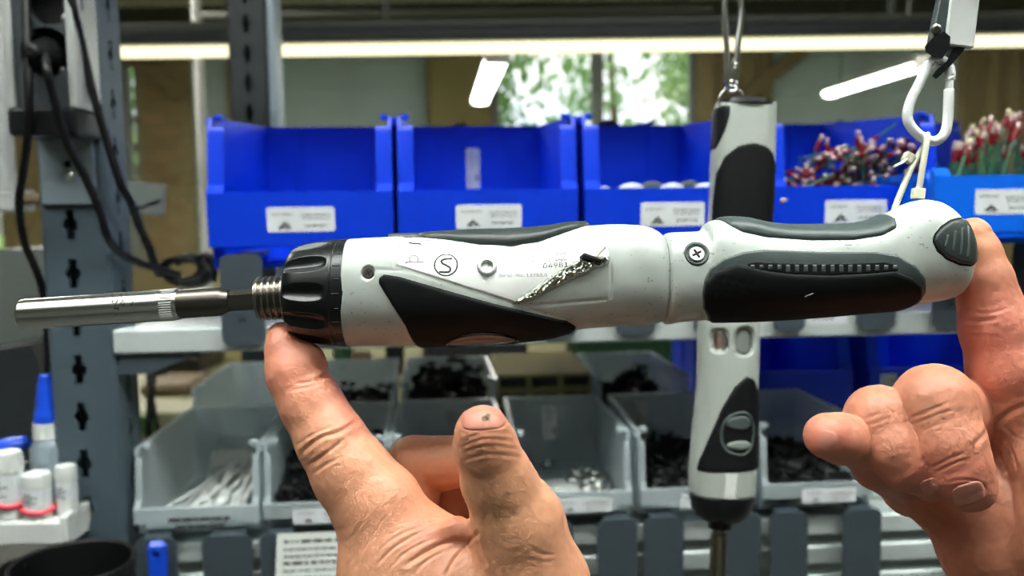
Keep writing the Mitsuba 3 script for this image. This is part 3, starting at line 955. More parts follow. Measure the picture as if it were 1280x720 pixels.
# name plate, torn
pl = BODY.uv_poly([(507, 303), (540, 303.5), (580, 308), (620, 314), (655, 311), (690, 302), (730, 291), (743, 291), (750, 300), (755, 318), (755, 325), (718, 336), (684, 352), (646, 377), (600, 363), (550, 347), (505, 333)], 2)
holeg = Point(610.5, float(BODY.theta(610.5, 335)) * BODY.R).buffer(9)
plate = part(tool, "name_plate", BODY.patch(pl, .7, .8, 3.0, sink=.6, cuts=(holeg,)), "white_gloss", True, label="glossy white name plate, torn at its lower edge")
tg = BODY.uv_poly([(638, 379), (655, 367), (676, 352), (698, 338), (716, 328), (738, 324), (754, 321), (756, 330), (733, 341), (712, 350), (690, 361), (664, 373)], 0)
r_ = np.random.default_rng(11)
part(tool, "torn_foil", BODY.patch(tg, 2.2, 3, 1.7, bump=lambda s, th, d: 6.5 * np.abs(meshkit.noise(np.stack([s * .13, th * 16, s * 0], -1), 3) - .5) * 2 * np.clip(d / 6, 0.2, 1) + 4.5 * meshkit.noise(np.stack([s * .45, th * 45, s * 0], -1), 8)), "foil", 20, label="crumpled silver foil where the plate is torn")
ft = BODY.uv_poly([(720, 325), (725, 321), (738, 325), (749, 329), (745, 331.5), (732, 329.5)], 0)
part(tool, "torn_flap", BODY.patch(ft, 3.0, 2, 2.0, base=8.0), "black_plastic", 20)
ft = BODY.uv_poly([(744, 300), (752, 312), (738, 325), (741, 318)], 0)
part(tool, "torn_flap", BODY.patch(ft, 1.5, 1, 2.0, base=2.0), "ziptie", 20)
# marks on the plate
a = np.linspace(0, 2 * np.pi, 33)[:-1]
part(plate, "mark", glyph(BODY, [[(516, 306.5), (531, 308)]], 1.3), "ink", True)
part(plate, "mark", glyph(BODY, [[(514, 331), (519, 329), (519, 324), (523, 321.5), (528, 323.5), (529, 329)], [(514, 329.8), (536, 329.8)]], .75), "ink_pale", True)
circ = [(562 + 13.3 * math.cos(t), 333 + 12.5 * math.sin(t)) for t in np.linspace(0, 2 * math.pi, 30)]
part(plate, "mark", join(glyph(BODY, [circ], .9), glyph(BODY, [[(569, 325.5), (562, 326), (557, 327.5), (557.5, 331), (562.5, 333.5), (567, 336.5), (566.5, 340.5), (561, 341.5), (554.5, 341)]], 1.25)), "ink", True)
def text_on(loft, text, s0, c0, h, slope=0.0, bold=False, adv=1.0):
    """Lettering wrapped on the near face, h pixels tall, reading along s."""
    v, f = tri(meshkit.text_mesh(text, 1.0, 0.1, bold))
    s, c = s0 + v[:, 0] * h * adv, c0 - v[:, 1] * h + slope * v[:, 0] * h * adv
    th = loft.theta(s, c)
    return loft.world(loft.local(s, th) + loft.normal(s, th) * (.35 + v[:, 2] * 6)[:, None]), f
part(plate, "print", join(text_on(BODY, "04981.A", 676, 337, 5.6, -.06, adv=1.25)), "ink", False)
part(plate, "print", join(text_on(BODY, "1400U 1-4Nm", 656, 322.5, 4.0, -.02, adv=1.25), text_on(BODY, "1400U 1-4Nm", 658, 329.5, 4.0, -.02, adv=1.2), text_on(BODY, "Serial-No. 12753.0", 624, 347.5, 3.6, -.02, adv=1.25)), "ink_pale", False)
part(tool, "ring_socket", ring_on(BODY, 610.5, 335, 6.5, 12, 2.2, .2), "alu", True, label="grey ringed socket hole")
p, n = BODY.on(610.5, 335, -3.0)
part(tool, "socket_core", lathe(p, p + n, [(-.002, .0021), (0.0002, .0021), (.0002, .0012), (-.0008, .0011), (-.0008, .00001)], 24), "black_plastic", 25)
screw_head(tool, BODY, 470.5, 342, 6.2, "dark_steel", proud=-7)
screw_head(tool, HAND, 860, 319, 9.6, "chrome", proud=-5)
part(tool, "screw_recess", ring_on(HAND, 860, 319, 12.2, 14.8, 1.0, -1.0), "rubber_grey", True)
# handle pads
g = HAND.uv_poly([(897, 277), (905, 285), (918, 293), (945, 299), (1000, 303), (1050, 302.5), (1085, 297), (1102, 288), (1105, 276), (1103, 268), (1108, None, 90), (1090, None, 150), (920, None, 150), (893, None, 90)], 4)
part(tool, "upper_pad", HAND.patch(g, 3.8, 6, 3.0, bump=lambda s, th, d: 4.5 * np.exp(-((s - 930) / 32) ** 2) * np.clip(d / 12, 0, 1) + 3.0 * np.exp(-((s - 1010) / 60) ** 2) * np.clip(d / 12, 0, 1)), "rubber_grey", True, label="dark rubber pad on top of the handle")
g = HAND.uv_poly([(866, 366), (868, 350), (875, 336), (891, 325), (916, 317), (941, 314.5), (1011, 317), (1074, 317), (1099, 321.5), (1120, 334), (1132, 348), (1137, 364), (1136, 378), (1128, None, -75), (1118, None, -110), (1000, None, -140), (900, None, -140), (884, None, -90), (878, 396), (869, 384)], 5)
part(tool, "side_pad", HAND.patch(g, 1.6, 2.5, 3.0), "rubber_grey", True, label="grey rubber border of the handle grip")
g = HAND.uv_poly([(867, 368), (869, 353), (881, 339), (905, 331.5), (922, 334), (941, 338), (976, 342.5), (1018, 344), (1067, 341.5), (1095, 339), (1116, 347), (1129, 357), (1134, 370), (1131, 378), (1124, None, -75), (1114, None, -110), (1000, None, -138), (902, None, -138), (887, None, -90), (880, 395), (870, 383)], 4)
def dim(s, th, d):
    o = 0 * s
    for i in range(4):
        for j in range(3):
            o = o - 1.2 * np.exp(-(((s - 889 - 11 * i + 3 * j) / 2.6) ** 2 + ((th * HAND.R - float(HAND.theta(900, 349 + 7 * j + 2 * i)) * HAND.R) / 2.0) ** 2))
    return o - 1.4 * np.exp(-(((s - 993) / 5.5) ** 2 + ((th * HAND.R - float(HAND.theta(993, 367)) * HAND.R + (s - 993) * -.35) / 1.3) ** 2))
part(tool, "side_grip", HAND.patch(g, 4.2, 4.5, 2.4, bump=dim), "rubber", True, label="black rubber grip on the side of the handle")
part(tool, "nick", glyph(HAND, [[(988, 369), (993, 367), (998, 365)]], .9, off=3.9), "ink_pale", True, label="small pale nick in the grip")
g = HAND.uv_poly([(914, 331.5), (928, 329), (960, 330.5), (1000, 331.5), (1045, 331), (1080, 329), (1096, 331.5), (1099, 339.5), (1080, 341.5), (1045, 344), (1000, 345.5), (960, 342.5), (930, 337.5)], 1)
part(tool, "rib_channel", HAND.patch(g, .6, .8, 2.5, base=1.7), "black", True)
for i, s in enumerate(np.arange(922, 1094, 10.6)):
    c0, c1 = 333.5 + .0 * s, 341.5
    lo = 337.5 + (s - 922) / 20 if s < 960 else 342.2 if s < 1050 else 341.5 - (s - 1050) / 14
    g = HAND.uv_poly([(s, 332.3), (s + 5.6, 332.3), (s + 5.6, lo), (s, lo)], .5)
    part(tool, "rib", HAND.patch(g, 2.0, 1.2, 2.0, base=1.6), "rubber_grey", True)
# end button
g = HAND.uv_poly([(1140.5, 304), (1143, 297), (1151, 288), (1164, 280), (1180, 276.5), (1190, 279), (1199, 293), (1202.5, 304), (1203, 322), (1199, 329), (1188, 332.5), (1172, 331), (1156, 324), (1145, 313)], 2)
butk = part(tool, "end_button", HAND.patch(g, 3.2, 3.5, 2.0), "rubber_mid", True, label="dark ribbed oval button on the handle end")
g2 = g.buffer(1.8).difference(g.buffer(-.2))
part(butk, "groove", HAND.patch(g2, .4, .5, 1.6), "black", True)
for i, (s, t, b_) in enumerate([(1153, 297, 312), (1162, 292.5, 317), (1171, 289, 321), (1180, 286.5, 324)]):
    gg = HAND.uv_poly([(s - 2.4, b_), (s + 1.4, t), (s + 5, t), (s + 1.2, b_)], 1.0)
    part(butk, "rib", HAND.patch(gg, 2.2, 1.6, 1.3, base=2.6), "rubber_grey", True)
# collar with scooped flutes and a ruler of small marks
COL = Loft([(362, 330, 405, 38), (363, 322, 412, 46), (365, 316, 417.5, 51), (370, 310.5, 421.5, 55.5), (380, 306, 425.5, 60), (400, 302, 430, 64), (425, 299.3, 433, 66.8), (438, 298.5, 433.6, 67.4), (441, 299, 433.2, 67)], 2.0, D0)
def col_disp(S, TH, q):
    u = (np.degrees(TH) - 1) / 32.727
    k = u - np.round(u)
    w = np.sqrt(np.maximum(0, 1 - ((S - 392) / 27) ** 2))
    o = -6.5 * np.maximum(0, w - (np.abs(k) / .31) ** 2)
    o -= 1.2 * np.exp(-((S - 424) / .8) ** 2)
    return o - 1.0 * np.exp(-((S - 440.5) / 1.2) ** 2)
colk = part(tool, "collar", COL.shell(130, 420, col_disp, np.concatenate([np.linspace(362, 370, 14), np.linspace(370.6, 441, 116)])), "black_plastic", True, label="black fluted torque collar")
for i, deg in enumerate(np.arange(-80, 81, 15)):
    th = math.radians(deg + 4)
    ln = 9 if i % 2 else 6
    g = Polygon([(436 - ln, th * COL.R - .9), (436, th * COL.R - .9), (436, th * COL.R + .9), (436 - ln, th * COL.R + .9)])
    part(colk, "tick", COL.patch(g, .9, .5, 1.0, sink=.8), "black_plastic", True)


def axis_at(s):
    return np.array([(s - 640) * D0 / F, (360 - (393.0 - (s - 28) * 20.5 / 312)) * D0 / F, -D0])


uu = D0 / F
def on_axis(s0, s1, prof, sides=56):
    a, b = axis_at(s0), axis_at(s1)
    return mapped(fixwind(*lathe(a, b, [((x - s0) * uu, r * uu) for x, r in prof], sides)), camxyz)


pr_ = [(322, 20), (322.5, 25)]
for i in range(5):
    s = 324 + i * 7.6
    pr_ += [(s, 25.2), (s + 1.2, 27.4), (s + 3.6, 27.6), (s + 4.8, 25.4), (s + 6.2, 24.2)]
pr_ += [(363.5, 25), (364, 30), (372, 30)]
part(tool, "threaded_neck", on_axis(322, 372, pr_), "steel", 40)
part(tool, "hex_shank", on_axis(270, 330, [(270, 8), (276, 13.2), (328, 13.2), (328, 10)], 6), "dark_steel", 20)
part(tool, "bit_holder", on_axis(214, 290, [(214, 14), (224, 18.2), (276, 18.2), (281, 15.5), (288, 13.5), (289, 9)]), "dark_steel", 40)
kn = [(27.5, 12.0), (27.5, 17.0), (29.0, 18.8), (31, 19.3), (200, 19.9), (202, 20.1), (204, 19.3), (222, 19.4), (224, 19.8), (226, 19.0), (226.5, 16)]
sock = part(tool, "socket", on_axis(27.5, 226.5, kn), "chrome", 40, label="polished chrome nut socket")
part(sock, "bore", on_axis(27, 50, [(27.2, 13.5), (27.2, 11.5), (45, 11.5), (45, .5)], 6), "black", 20)
for i in range(40):
    t = 2 * math.pi * i / 40
    a0, a1 = axis_at(205.5), axis_at(221)
    d = (np.array([0, math.cos(t), math.sin(t)]) * 19.4 * uu)
    if math.sin(t) > -.3:
        part(sock, "knurl", mapped(tube(np.array([a0 + d, a1 + d]), .9 * uu, 5), camxyz), "chrome", 40)
# size marks stamped in the socket
def socket_text(t, s0, ang, h):
    v, f = tri(meshkit.text_mesh(t, 1.0, .1, True))
    s, a = s0 + v[:, 0] * h, ang + v[:, 1] * h / 19.8
    c = np.array([axis_at(x) for x in s])
    r = (19.55 + v[:, 2] * 3) * uu
    return mapped((np.stack([c[:, 0], c[:, 1] + np.sin(a) * r, c[:, 2] + np.cos(a) * r], 1), f), camxyz)
part(sock, "stamp", join(socket_text("VAN", 143, .75, 8.5), socket_text("M4 V", 146, .1, 9), socket_text("7", 150, -.45, 9)), "dark_steel", False, label="stamped letters on the socket")


# ================================================================ HANDS: one continuous skin from smooth-joined tapered bones
def Q(p):
    """(px, py, z px towards the viewer, radius px) -> camera coordinates and radius in metres."""
    p = np.asarray(p, float)
    D = D0 - p[..., 2] * D0 / F
    k = D / F
    c = np.stack([(p[..., 0] - 640) * k, (360 - p[..., 1]) * k, -D], -1)
    return (c, p[..., 3] * k) if p.shape[-1] > 3 else c


def bones(p, a, ra, b, rb):
    ab = b - a
    t = np.clip(((p - a) @ ab) / (ab @ ab), 0, 1)
    return np.linalg.norm(p - a - t[:, None] * ab, axis=1) - (ra + (rb - ra) * t)


def smin(a, b, k):
    h = np.maximum(k - np.abs(a - b), 0) / k
    return np.minimum(a, b) - h * h * k * .25


class HandField:
    """groups: list of (chain [(px, py, z, r) ...], blend of the chain, blend with what came before), blends in px."""

    def __init__(self, groups, dents=()):
        self.g = []
        for chain, k, kk in groups:
            c, r = Q(chain)
            self.g.append((c, r, k * D0 / F, kk * D0 / F))
        self.lo = np.min([(c - r[:, None]).min(0) for c, r, _, _ in self.g], 0) - .004
        self.hi = np.max([(c + r[:, None]).max(0) for c, r, _, _ in self.g], 0) + .004

    def __call__(self, p):
        d = None
        for c, r, k, kk in self.g:
            e = None
            if len(c) == 1:
                e = np.linalg.norm(p - c[0], axis=1) - r[0]
            for i in range(len(c) - 1):
                x = bones(p, c[i], r[i], c[i + 1], r[i + 1])
                e = x if e is None else smin(e, x, k)
            d = e if d is None else smin(d, e, kk)
        return d


def surface_nets(fn, lo, hi, h):
    """The zero surface of fn as a quad mesh; only cells near it are evaluated finely."""
    k = 5
    n = (np.ceil((hi - lo) / (h * k)).astype(int) + 1) * k
    cn = n // k + 1
    cg = np.stack(np.meshgrid(*[np.arange(m) for m in cn], indexing="ij"), -1).reshape(-1, 3)
    cd = fn(lo + cg * h * k).reshape(cn)
    D = np.repeat(np.repeat(np.repeat(cd, k, 0), k, 1), k, 2)[:n[0] + 1, :n[1] + 1, :n[2] + 1].astype(np.float32)
    near = np.argwhere(np.abs(D) < h * k * 1.9)
    D[tuple(near.T)] = fn(lo + near * h)
    neg = D < 0
    acc = np.zeros(tuple(np.array(D.shape) - 1) + (3,), np.float32)
    cnt = np.zeros(tuple(np.array(D.shape) - 1), np.int16)
    S = D.shape
    cross = []
    for ax in range(3):
        sl0, sl1 = [slice(None)] * 3, [slice(None)] * 3
        sl0[ax], sl1[ax] = slice(0, -1), slice(1, None)
        e = np.argwhere(neg[tuple(sl0)] != neg[tuple(sl1)])
        e = e[(e > 0).all(1) & (e < np.array(S) - 2).all(1)]
        e1 = e.copy()
        e1[:, ax] += 1
        d0, d1 = D[tuple(e.T)], D[tuple(e1.T)]
        t = d0 / (d0 - d1)
        pos = e.astype(np.float32)
        pos[:, ax] += t
        o = [a for a in range(3) if a != ax]
        for i in (0, -1):
            for j in (0, -1):
                c = e.copy()
                c[:, o[0]] += i
                c[:, o[1]] += j
                np.add.at(acc, tuple(c.T), pos)
                np.add.at(cnt, tuple(c.T), 1)
        cross.append((ax, o, e, d0 < 0))
    idx = -np.ones(cnt.shape, int)
    cells = np.argwhere(cnt > 0)
    idx[tuple(cells.T)] = np.arange(len(cells))
    v = lo + acc[tuple(cells.T)] / cnt[tuple(cells.T)][:, None] * h
    F_ = []
    for ax, o, e, inside in cross:
        q = []
        for i, j in ((-1, -1), (0, -1), (0, 0), (-1, 0)):
            c = e.copy()
            c[:, o[0]] += i
            c[:, o[1]] += j
            q.append(idx[tuple(c.T)])
        q = np.stack(q, 1)
        flip = inside if ax != 1 else ~inside
        q[~flip] = q[~flip][:, ::-1]
        F_.append(q)
    q = np.vstack(F_)
    return v, np.vstack([q[:, [0, 1, 2]], q[:, [0, 2, 3]]])


def normals_of(fn, v, e=2e-4):
    g = np.stack([fn(v + d) - fn(v - d) for d in np.eye(3) * e], 1)
    return g / (np.linalg.norm(g, axis=1, keepdims=True) + 1e-12)


def make_hand(key, groups, creases, flush, h=.00062, base=(204, 143, 111), swell=()):
    fn = HandField(groups)
    v, f = surface_nets(fn, fn.lo, fn.hi, h)
    n = normals_of(fn, v)
    v = v - n * fn(v)[:, None]
    px = np.stack([640 + v[:, 0] / -v[:, 2] * F, 360 - v[:, 1] / -v[:, 2] * F], 1)
    facing = (n * (-v / np.linalg.norm(v, axis=1, keepdims=True))).sum(1)
    u0 = D0 / F
    off = np.zeros(len(v))
    fold = np.zeros(len(v))
    pts = spoints(px)
    for line, depth, width, zr in creases:
        P = smoothpath(np.array(line, float), 30) if len(line) > 2 else np.array(line, float)
        d = sdist(LineString(P), pts)
        z = (D0 + v[:, 2]) / u0
        # fades towards the ends of the line
        ends = np.minimum(np.hypot(*(px - P[0]).T), np.hypot(*(px - P[-1]).T))
        m = np.clip((facing - .05) / .25, 0, 1) * ((z > zr[0]) & (z < zr[1])) * np.clip(ends / 9.0 + .15, 0, 1)
        off -= m * .56 * depth * (np.exp(-(d / width) ** 2) - .38 * np.exp(-((d - 2.2 * width) / (1.3 * width)) ** 2))
        fold += m * np.exp(-(d / (width * 1.3)) ** 2) * min(1, depth / 2.2)
    # slight fullness and fine lines of the skin
    off += (meshkit.fbm(v * 260, 3, 4) - .5) * 1.6
    off += (meshkit.noise(v * [900, 900, 900], 9) - .5) * .35
    v = v + n * (off * u0)[:, None]
    # colour of the skin itself: blotches, ruddy finger ends and joints
    b = np.array(lin(*base))
    mott = meshkit.fbm(v * 120, 4, 2)[:, None]
    fine = meshkit.fbm(v * 700, 3, 6)[:, None]
    col = b * (1 + (mott - .5) * .30 + (fine - .5) * .22)
    for (x, y, z, r), cc, amt in flush:
        c = Q(np.array([x, y, z], float))
        w = np.exp(-(np.linalg.norm(v - c, axis=1) / (r * u0)) ** 2)[:, None] * amt * (.75 + .5 * mott)
        col = col * (1 - w) + np.array(lin(*cc)) * w
    col = np.clip(col, .01, .9)
    return fn, camxyz(v), f, col


def project(fn, px, py, z0=320):
    """Marches from the viewer to the skin along pixel rays."""
    px, py = np.asarray(px, float), np.asarray(py, float)
    d = np.stack([(px - 640) / F, (360 - py) / F, -np.ones_like(px)], -1)
    nd = np.linalg.norm(d, axis=-1)
    t = np.full(px.shape, D0 - z0 * D0 / F)
    best, least = t.copy(), np.full(px.shape, 1.0)
    for _ in range(60):
        g = fn(d * t[:, None])
        best, least = np.where(g < least, t, best), np.minimum(g, least)
        t = np.minimum(t + g / nd * .85, D0 + .05)
    p = d * best[:, None]
    for _ in range(4):          # rays that graze past the finger settle on its nearest skin
        p = p - normals_of(fn, p) * fn(p)[:, None]
    return p


def nail(parent, fn, c, axis, half_w, half_l, lift=1.0, mat="nail", label=None):
    """A curved nail plate laid on the fingertip: c centre pixel, axis = pixel direction to the free edge."""
    a = np.asarray(axis, float)
    a /= np.linalg.norm(a)
    s = np.array([-a[1], a[0]])
    m = 19
    U, V = np.meshgrid(np.linspace(-1, 1, m), np.linspace(-1, 1, m), indexing="ij")
    # square to superellipse
    k = (1 - .34 * np.abs(V) ** 4.0) ** .5
    k2 = (1 - .34 * np.abs(U) ** 4.0) ** .5
    X, Y = (U * k * half_w).ravel(), (V * k2 * half_l).ravel()
    p = project(fn, c[0] + s[0] * X + a[0] * Y, c[1] + s[1] * X + a[1] * Y)
    n = normals_of(fn, p)
    u0 = D0 / F
    e = np.maximum(np.abs(U), np.abs(V)).ravel()
    h = lift * (1 - np.clip((e - .82) / .18, 0, 1) ** 2 * 1.3) + .5 * (1 - U.ravel() ** 2)
    top, bot = p + n * (h * u0)[:, None], p - n * (2.2 * u0)
    i, j = np.meshgrid(np.arange(m - 1), np.arange(m - 1), indexing="ij")
    q = np.stack([i * m + j, (i + 1) * m + j, (i + 1) * m + j + 1, i * m + j + 1], -1).reshape(-1, 4)
    f = np.vstack([q[:, [0, 1, 2]], q[:, [0, 2, 3]]])
    edge = np.concatenate([np.arange(m), np.arange(m) * m + m - 1, (m - 1) * m + np.arange(m)[::-1], np.arange(m)[::-1] * m])
    N = m * m
    sk = np.vstack([np.stack([edge[:-1], edge[1:], edge[1:] + N], 1), np.stack([edge[:-1], edge[1:] + N, edge[:-1] + N], 1)])
    v = camxyz(np.vstack([top, bot]))
    fn_ = np.cross(v[f[:, 1]] - v[f[:, 0]], v[f[:, 2]] - v[f[:, 0]])
    if ((CAM - v[f[:, 0]]) * fn_).sum() < 0:
        f = f[:, ::-1]
    return part(parent, "fingernail", (v, np.vstack([f, sk])), mat, 50, label=label)


# the left one of the picture: index finger under the collar, thumb up, the others curled behind
LH = [
    ([(351, 421, 2, 18), (357, 438, 6, 25), (369, 466, 12, 36), (389, 505, 22, 38.5), (414, 550, 32, 43), (440, 592, 38, 49), (472, 634, 42, 56), (508, 715, 42, 76)], 8, 1),
    ([(508, 715, 42, 76), (560, 735, 52, 74), (655, 740, 78, 78)], 30, 26),
    ([(603, 541, 152, 34.5), (607, 558, 143, 38.5), (622, 600, 126, 44.5), (648, 655, 106, 57), (662, 735, 85, 75), (640, 830, 60, 92)], 10, 12),
    ([(382, 452, 16, 24)], 6, 10),
    ([(548, 668, 82, 15), (572, 660, 92, 13), (592, 664, 100, 9)], 8, 12),
    ([(510, 720, 35, 78), (530, 830, 40, 92), (560, 960, 40, 92), (580, 1150, 30, 92)], 20, 24),
    ([(490, 690, -36, 46), (519, 583, -46, 38), (596, 574, -26, 30), (648, 606, 0, 28)], 5, 5),
    ([(560, 720, -90, 44), (556, 590, -122, 34), (628, 588, -104, 31), (660, 640, -70, 27)], 5, 5),
    ([(610, 740, -105, 42), (590, 640, -150, 30), (650, 640, -130, 27)], 5, 5),
]
LC = [
    ([(372, 480), (392, 476), (410, 468)], 2.2, 2.2, (-80, 90)), ([(360, 488), (384, 484), (404, 478)], 1.4, 2, (-80, 90)),
    ([(378, 566), (400, 548), (424, 540), (446, 527)], 3.0, 2.6, (-20, 150)), ([(386, 582), (404, 570), (428, 551)], 2.6, 2.2, (-20, 150)), ([(372, 556), (390, 544), (414, 534)], 1.6, 1.8, (-20, 150)),
    ([(392, 592), (410, 580), (426, 572)], 1.6, 1.8, (-20, 150)),
    ([(398, 474), (406, 470), (412, 470)], 3.0, 2.6, (-80, 90)),
    ([(428, 648), (440, 630), (446, 612)], .8, 1.6, (-20, 150)), ([(440, 672), (456, 648), (464, 628)], .8, 1.6, (-20, 150)), ([(418, 624), (432, 606), (440, 592)], .8, 1.5, (-20, 150)), ([(452, 690), (470, 662), (484, 644)], .8, 1.6, (-20, 150)),
    ([(462, 640), (474, 620), (478, 602)], .6, 1.5, (-20, 150)), ([(436, 706), (446, 690), (452, 676)], .7, 1.5, (-20, 150)),
    ([(597, 668), (584, 676), (566, 676), (536, 688), (508, 706)], 3.6, 2.6, (20, 160)), ([(566, 652), (546, 658), (520, 668), (494, 684), (470, 706)], 1.5, 1.9, (20, 160)),
    ([(588, 676), (578, 688), (566, 702), (556, 722)], 2.2, 2.2, (20, 170)), ([(596, 664), (598, 684), (608, 704)], 2.6, 2.2, (40, 180)), ([(540, 656), (516, 662), (494, 672), (474, 688)], .9, 1.6, (20, 160)),
    ([(552, 690), (530, 704), (514, 722)], 1.3, 1.8, (20, 160)), ([(536, 676), (508, 690), (486, 712)], 1.2, 1.7, (20, 160)), ([(574, 690), (560, 712), (552, 730)], 1.0, 1.7, (20, 170)), ([(508, 676), (486, 690), (470, 712)], .7, 1.5, (20, 160)),
    ([(577, 552), (606, 541), (640, 543)], 1.0, 1.6, (90, 230)), ([(574, 560), (606, 549), (646, 552)], 1.1, 1.6, (90, 230)), ([(575, 568), (606, 558), (650, 562)], .9, 1.6, (90, 230)), ([(577, 577), (612, 568), (652, 573)], 1.1, 1.7, (90, 230)),
    ([(576, 534), (590, 538), (610, 537), (630, 532), (638, 524)], 1.2, 1.5, (100, 240)),
    ([(664, 686), (678, 693), (694, 694)], 1.5, 1.9, (60, 220)), ([(660, 698), (678, 702), (698, 700)], 1.0, 1.8, (60, 220)),
]
RED = (206, 112, 96)
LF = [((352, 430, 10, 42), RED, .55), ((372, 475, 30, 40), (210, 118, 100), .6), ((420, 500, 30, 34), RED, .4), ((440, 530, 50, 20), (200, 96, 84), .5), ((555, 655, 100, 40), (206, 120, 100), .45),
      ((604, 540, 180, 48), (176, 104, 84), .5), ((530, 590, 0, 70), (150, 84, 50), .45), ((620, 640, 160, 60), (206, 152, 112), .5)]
handA = thing("hand", "hand with its index finger raised under the collar of the held screwdriver, thumb up", "hand")
fnA, v, f, col = make_hand(handA, LH, LC, LF)
part(handA, "skin", fixwind(v, f), "skin", True, color=col)
nk = nail(handA, fnA, (604, 524), (-.05, -1), 28.5, 13.5, .8, label="thumbnail with a dark bruise")
sp = project(fnA, np.array([606.0]), np.array([524.0]))
nn = normals_of(fnA, sp)
part(nk, "bruise", (lambda c, n_: join(*[lathe(c + d * D0 / F, c + d * D0 / F + n_, [(-.0002, .0001), (.00053, r * D0 / F), (.00056, r * .7 * D0 / F), (.00057, .00001)], 14) for d, r in ((RIGHT * 0, 3.6), (RIGHT * 3.4 + UP * 3, 2.6), (RIGHT * -1 + UP * -4, 2.4))]))(camxyz(sp)[0], (nn @ np.stack([RIGHT, UP, -FWD]))[0]), "brown", 30)

RH = [
    ([(1216, 294, -8, 22), (1222, 318, -8, 27.5), (1229, 350, -6, 34), (1246, 410, -2, 43), (1262, 462, 0, 49), (1290, 560, -30, 64)], 8, 1),
    ([(1290, 560, -30, 64), (1215, 560, -95, 52), (1170, 590, -100, 46), (1140, 608, -95, 38)], 20, 12),
    ([(1215, 632, -30, 60), (1246, 686, -20, 64), (1300, 740, -10, 70), (1400, 860, -10, 90), (1560, 1060, -10, 95)], 20, 22),
    ([(1150, 598, -60, 46), (1215, 632, -30, 60)], 14, 14),
    ([(1330, 590, 20, 70), (1350, 680, 30, 90), (1400, 800, 20, 95)], 24, 14),
    ([(1205, 530, -100, 50), (1168, 506, 58, 49.5), (1185, 556, 78, 44.5), (1198, 586, 84, 40), (1211, 607, 86, 33)], 8, 3),
    ([(1165, 560, -95, 44), (1098, 524, 42, 41), (1116, 560, 62, 36), (1132, 580, 66, 32), (1162, 605, 68, 22)], 8, 3),
    ([(1140, 600, -90, 38), (1098, 580, 10, 32), (1075, 556, 40, 29), (1050, 548, 66, 31), (1034, 545, 78, 29)], 7, 3),
]
RC = [
    ([(1200, 400), (1222, 402), (1250, 398)], 1.8, 2.2, (-80, 120)), ([(1206, 420), (1230, 420)], 1.0, 2, (-80, 120)), ([(1210, 388), (1235, 392), (1262, 384)], 1.1, 2, (-80, 120)),
    ([(1140, 522), (1160, 514), (1184, 504)], 1.2, 1.7, (80, 190)), ([(1142, 530), (1164, 522), (1192, 512)], 1.3, 1.7, (80, 190)), ([(1150, 540), (1175, 530)], .9, 1.6, (80, 190)),
    ([(1168, 584), (1186, 574), (1206, 566)], 1.3, 1.7, (80, 190)), ([(1172, 590), (1192, 580), (1212, 574)], 1.2, 1.7, (80, 190)), ([(1080, 524), (1092, 520), (1108, 514)], 1.0, 1.6, (50, 190)), ([(1082, 532), (1096, 528), (1112, 522)], .9, 1.6, (50, 190)),
    ([(1186, 604), (1196, 600), (1210, 600), (1224, 604), (1232, 612)], 1.6, 1.6, (80, 200)), ([(1062, 528), (1066, 540), (1068, 552)], 1.4, 2, (40, 190)),
    ([(1216, 560), (1238, 536), (1262, 516), (1282, 508)], 3.0, 3.4, (-80, 120)), ([(1244, 560), (1262, 600), (1268, 650)], 1.4, 2.4, (-60, 160)), ([(1256, 548), (1274, 590), (1280, 640)], 1.2, 2.2, (-60, 160)), ([(1252, 530), (1268, 545), (1282, 552)], 1.0, 2.0, (-60, 160)),
]
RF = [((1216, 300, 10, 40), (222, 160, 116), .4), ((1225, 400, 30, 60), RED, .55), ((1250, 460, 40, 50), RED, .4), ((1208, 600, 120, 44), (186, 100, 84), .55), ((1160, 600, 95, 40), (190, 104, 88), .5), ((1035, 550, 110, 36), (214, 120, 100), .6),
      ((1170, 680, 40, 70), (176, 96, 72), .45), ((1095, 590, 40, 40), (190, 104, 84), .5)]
handB = thing("hand", "hand pressing its index finger on the handle end, other fingers curled with nails showing", "hand")
fnB, v, f, col = make_hand(handB, RH, RC, RF, base=(188, 124, 98))
part(handB, "skin", fixwind(v, f), "skin", True, color=col)
nail(handB, fnB, (1211, 617), (.3, 1), 21, 13, .6)
nail(handB, fnB, (1163, 608), (.4, 1), 12, 10, .5)
nail(handB, fnB, (1034, 552), (-.35, 1), 12, 14, .6)


# ================================================================ THE HANGING SCREWDRIVER
D2 = 0.53
tool2 = thing("electric_screwdriver", "second screwdriver hanging upright on a chrome hook behind the held one, bit pointing down", "screwdriver")
HT = Loft([(129, 899, 966, 27), (131, 895, 968, 31), (136, 893.5, 968.5, 33), (160, 892, 968, 34), (200, 889, 967, 35), (250, 887.5, 964, 36), (300, 884, 960, 36), (350, 878, 953, 36), (400, 873, 948, 36), (440, 872.5, 947, 36), (480, 871.5, 946, 36.5), (520, 868, 945, 37),
           (560, 864, 944, 38.5), (590, 862, 943, 40), (613, 862, 942, 40), (616, 864, 940, 39)], 2.5, D2, vertical=True)
def ht_disp(S, TH, q):
    front = q[..., 2] > 0
    o = 0 * S
    for cx, cy, a, b in ((891.5, 424, 10.5, 13.5), (922.5, 425, 12.5, 16.5)):
        d = (np.abs((q[..., 1] - cx) / a) ** 3 + np.abs((S - cy) / b) ** 3) ** (1 / 3)
        o -= np.where(front, 5 * np.clip((1.08 - d) / .16, 0, 1), 0)
    o -= 1.2 * np.exp(-((S - 398) / 1.3) ** 2)
    return o
part(tool2, "housing", HT.shell(220, 150, ht_disp), "pale_grey", True)
g = HT.uv_poly([(128.6, 897), (128.6, 966), (133, 970), (133, 893)], 0)
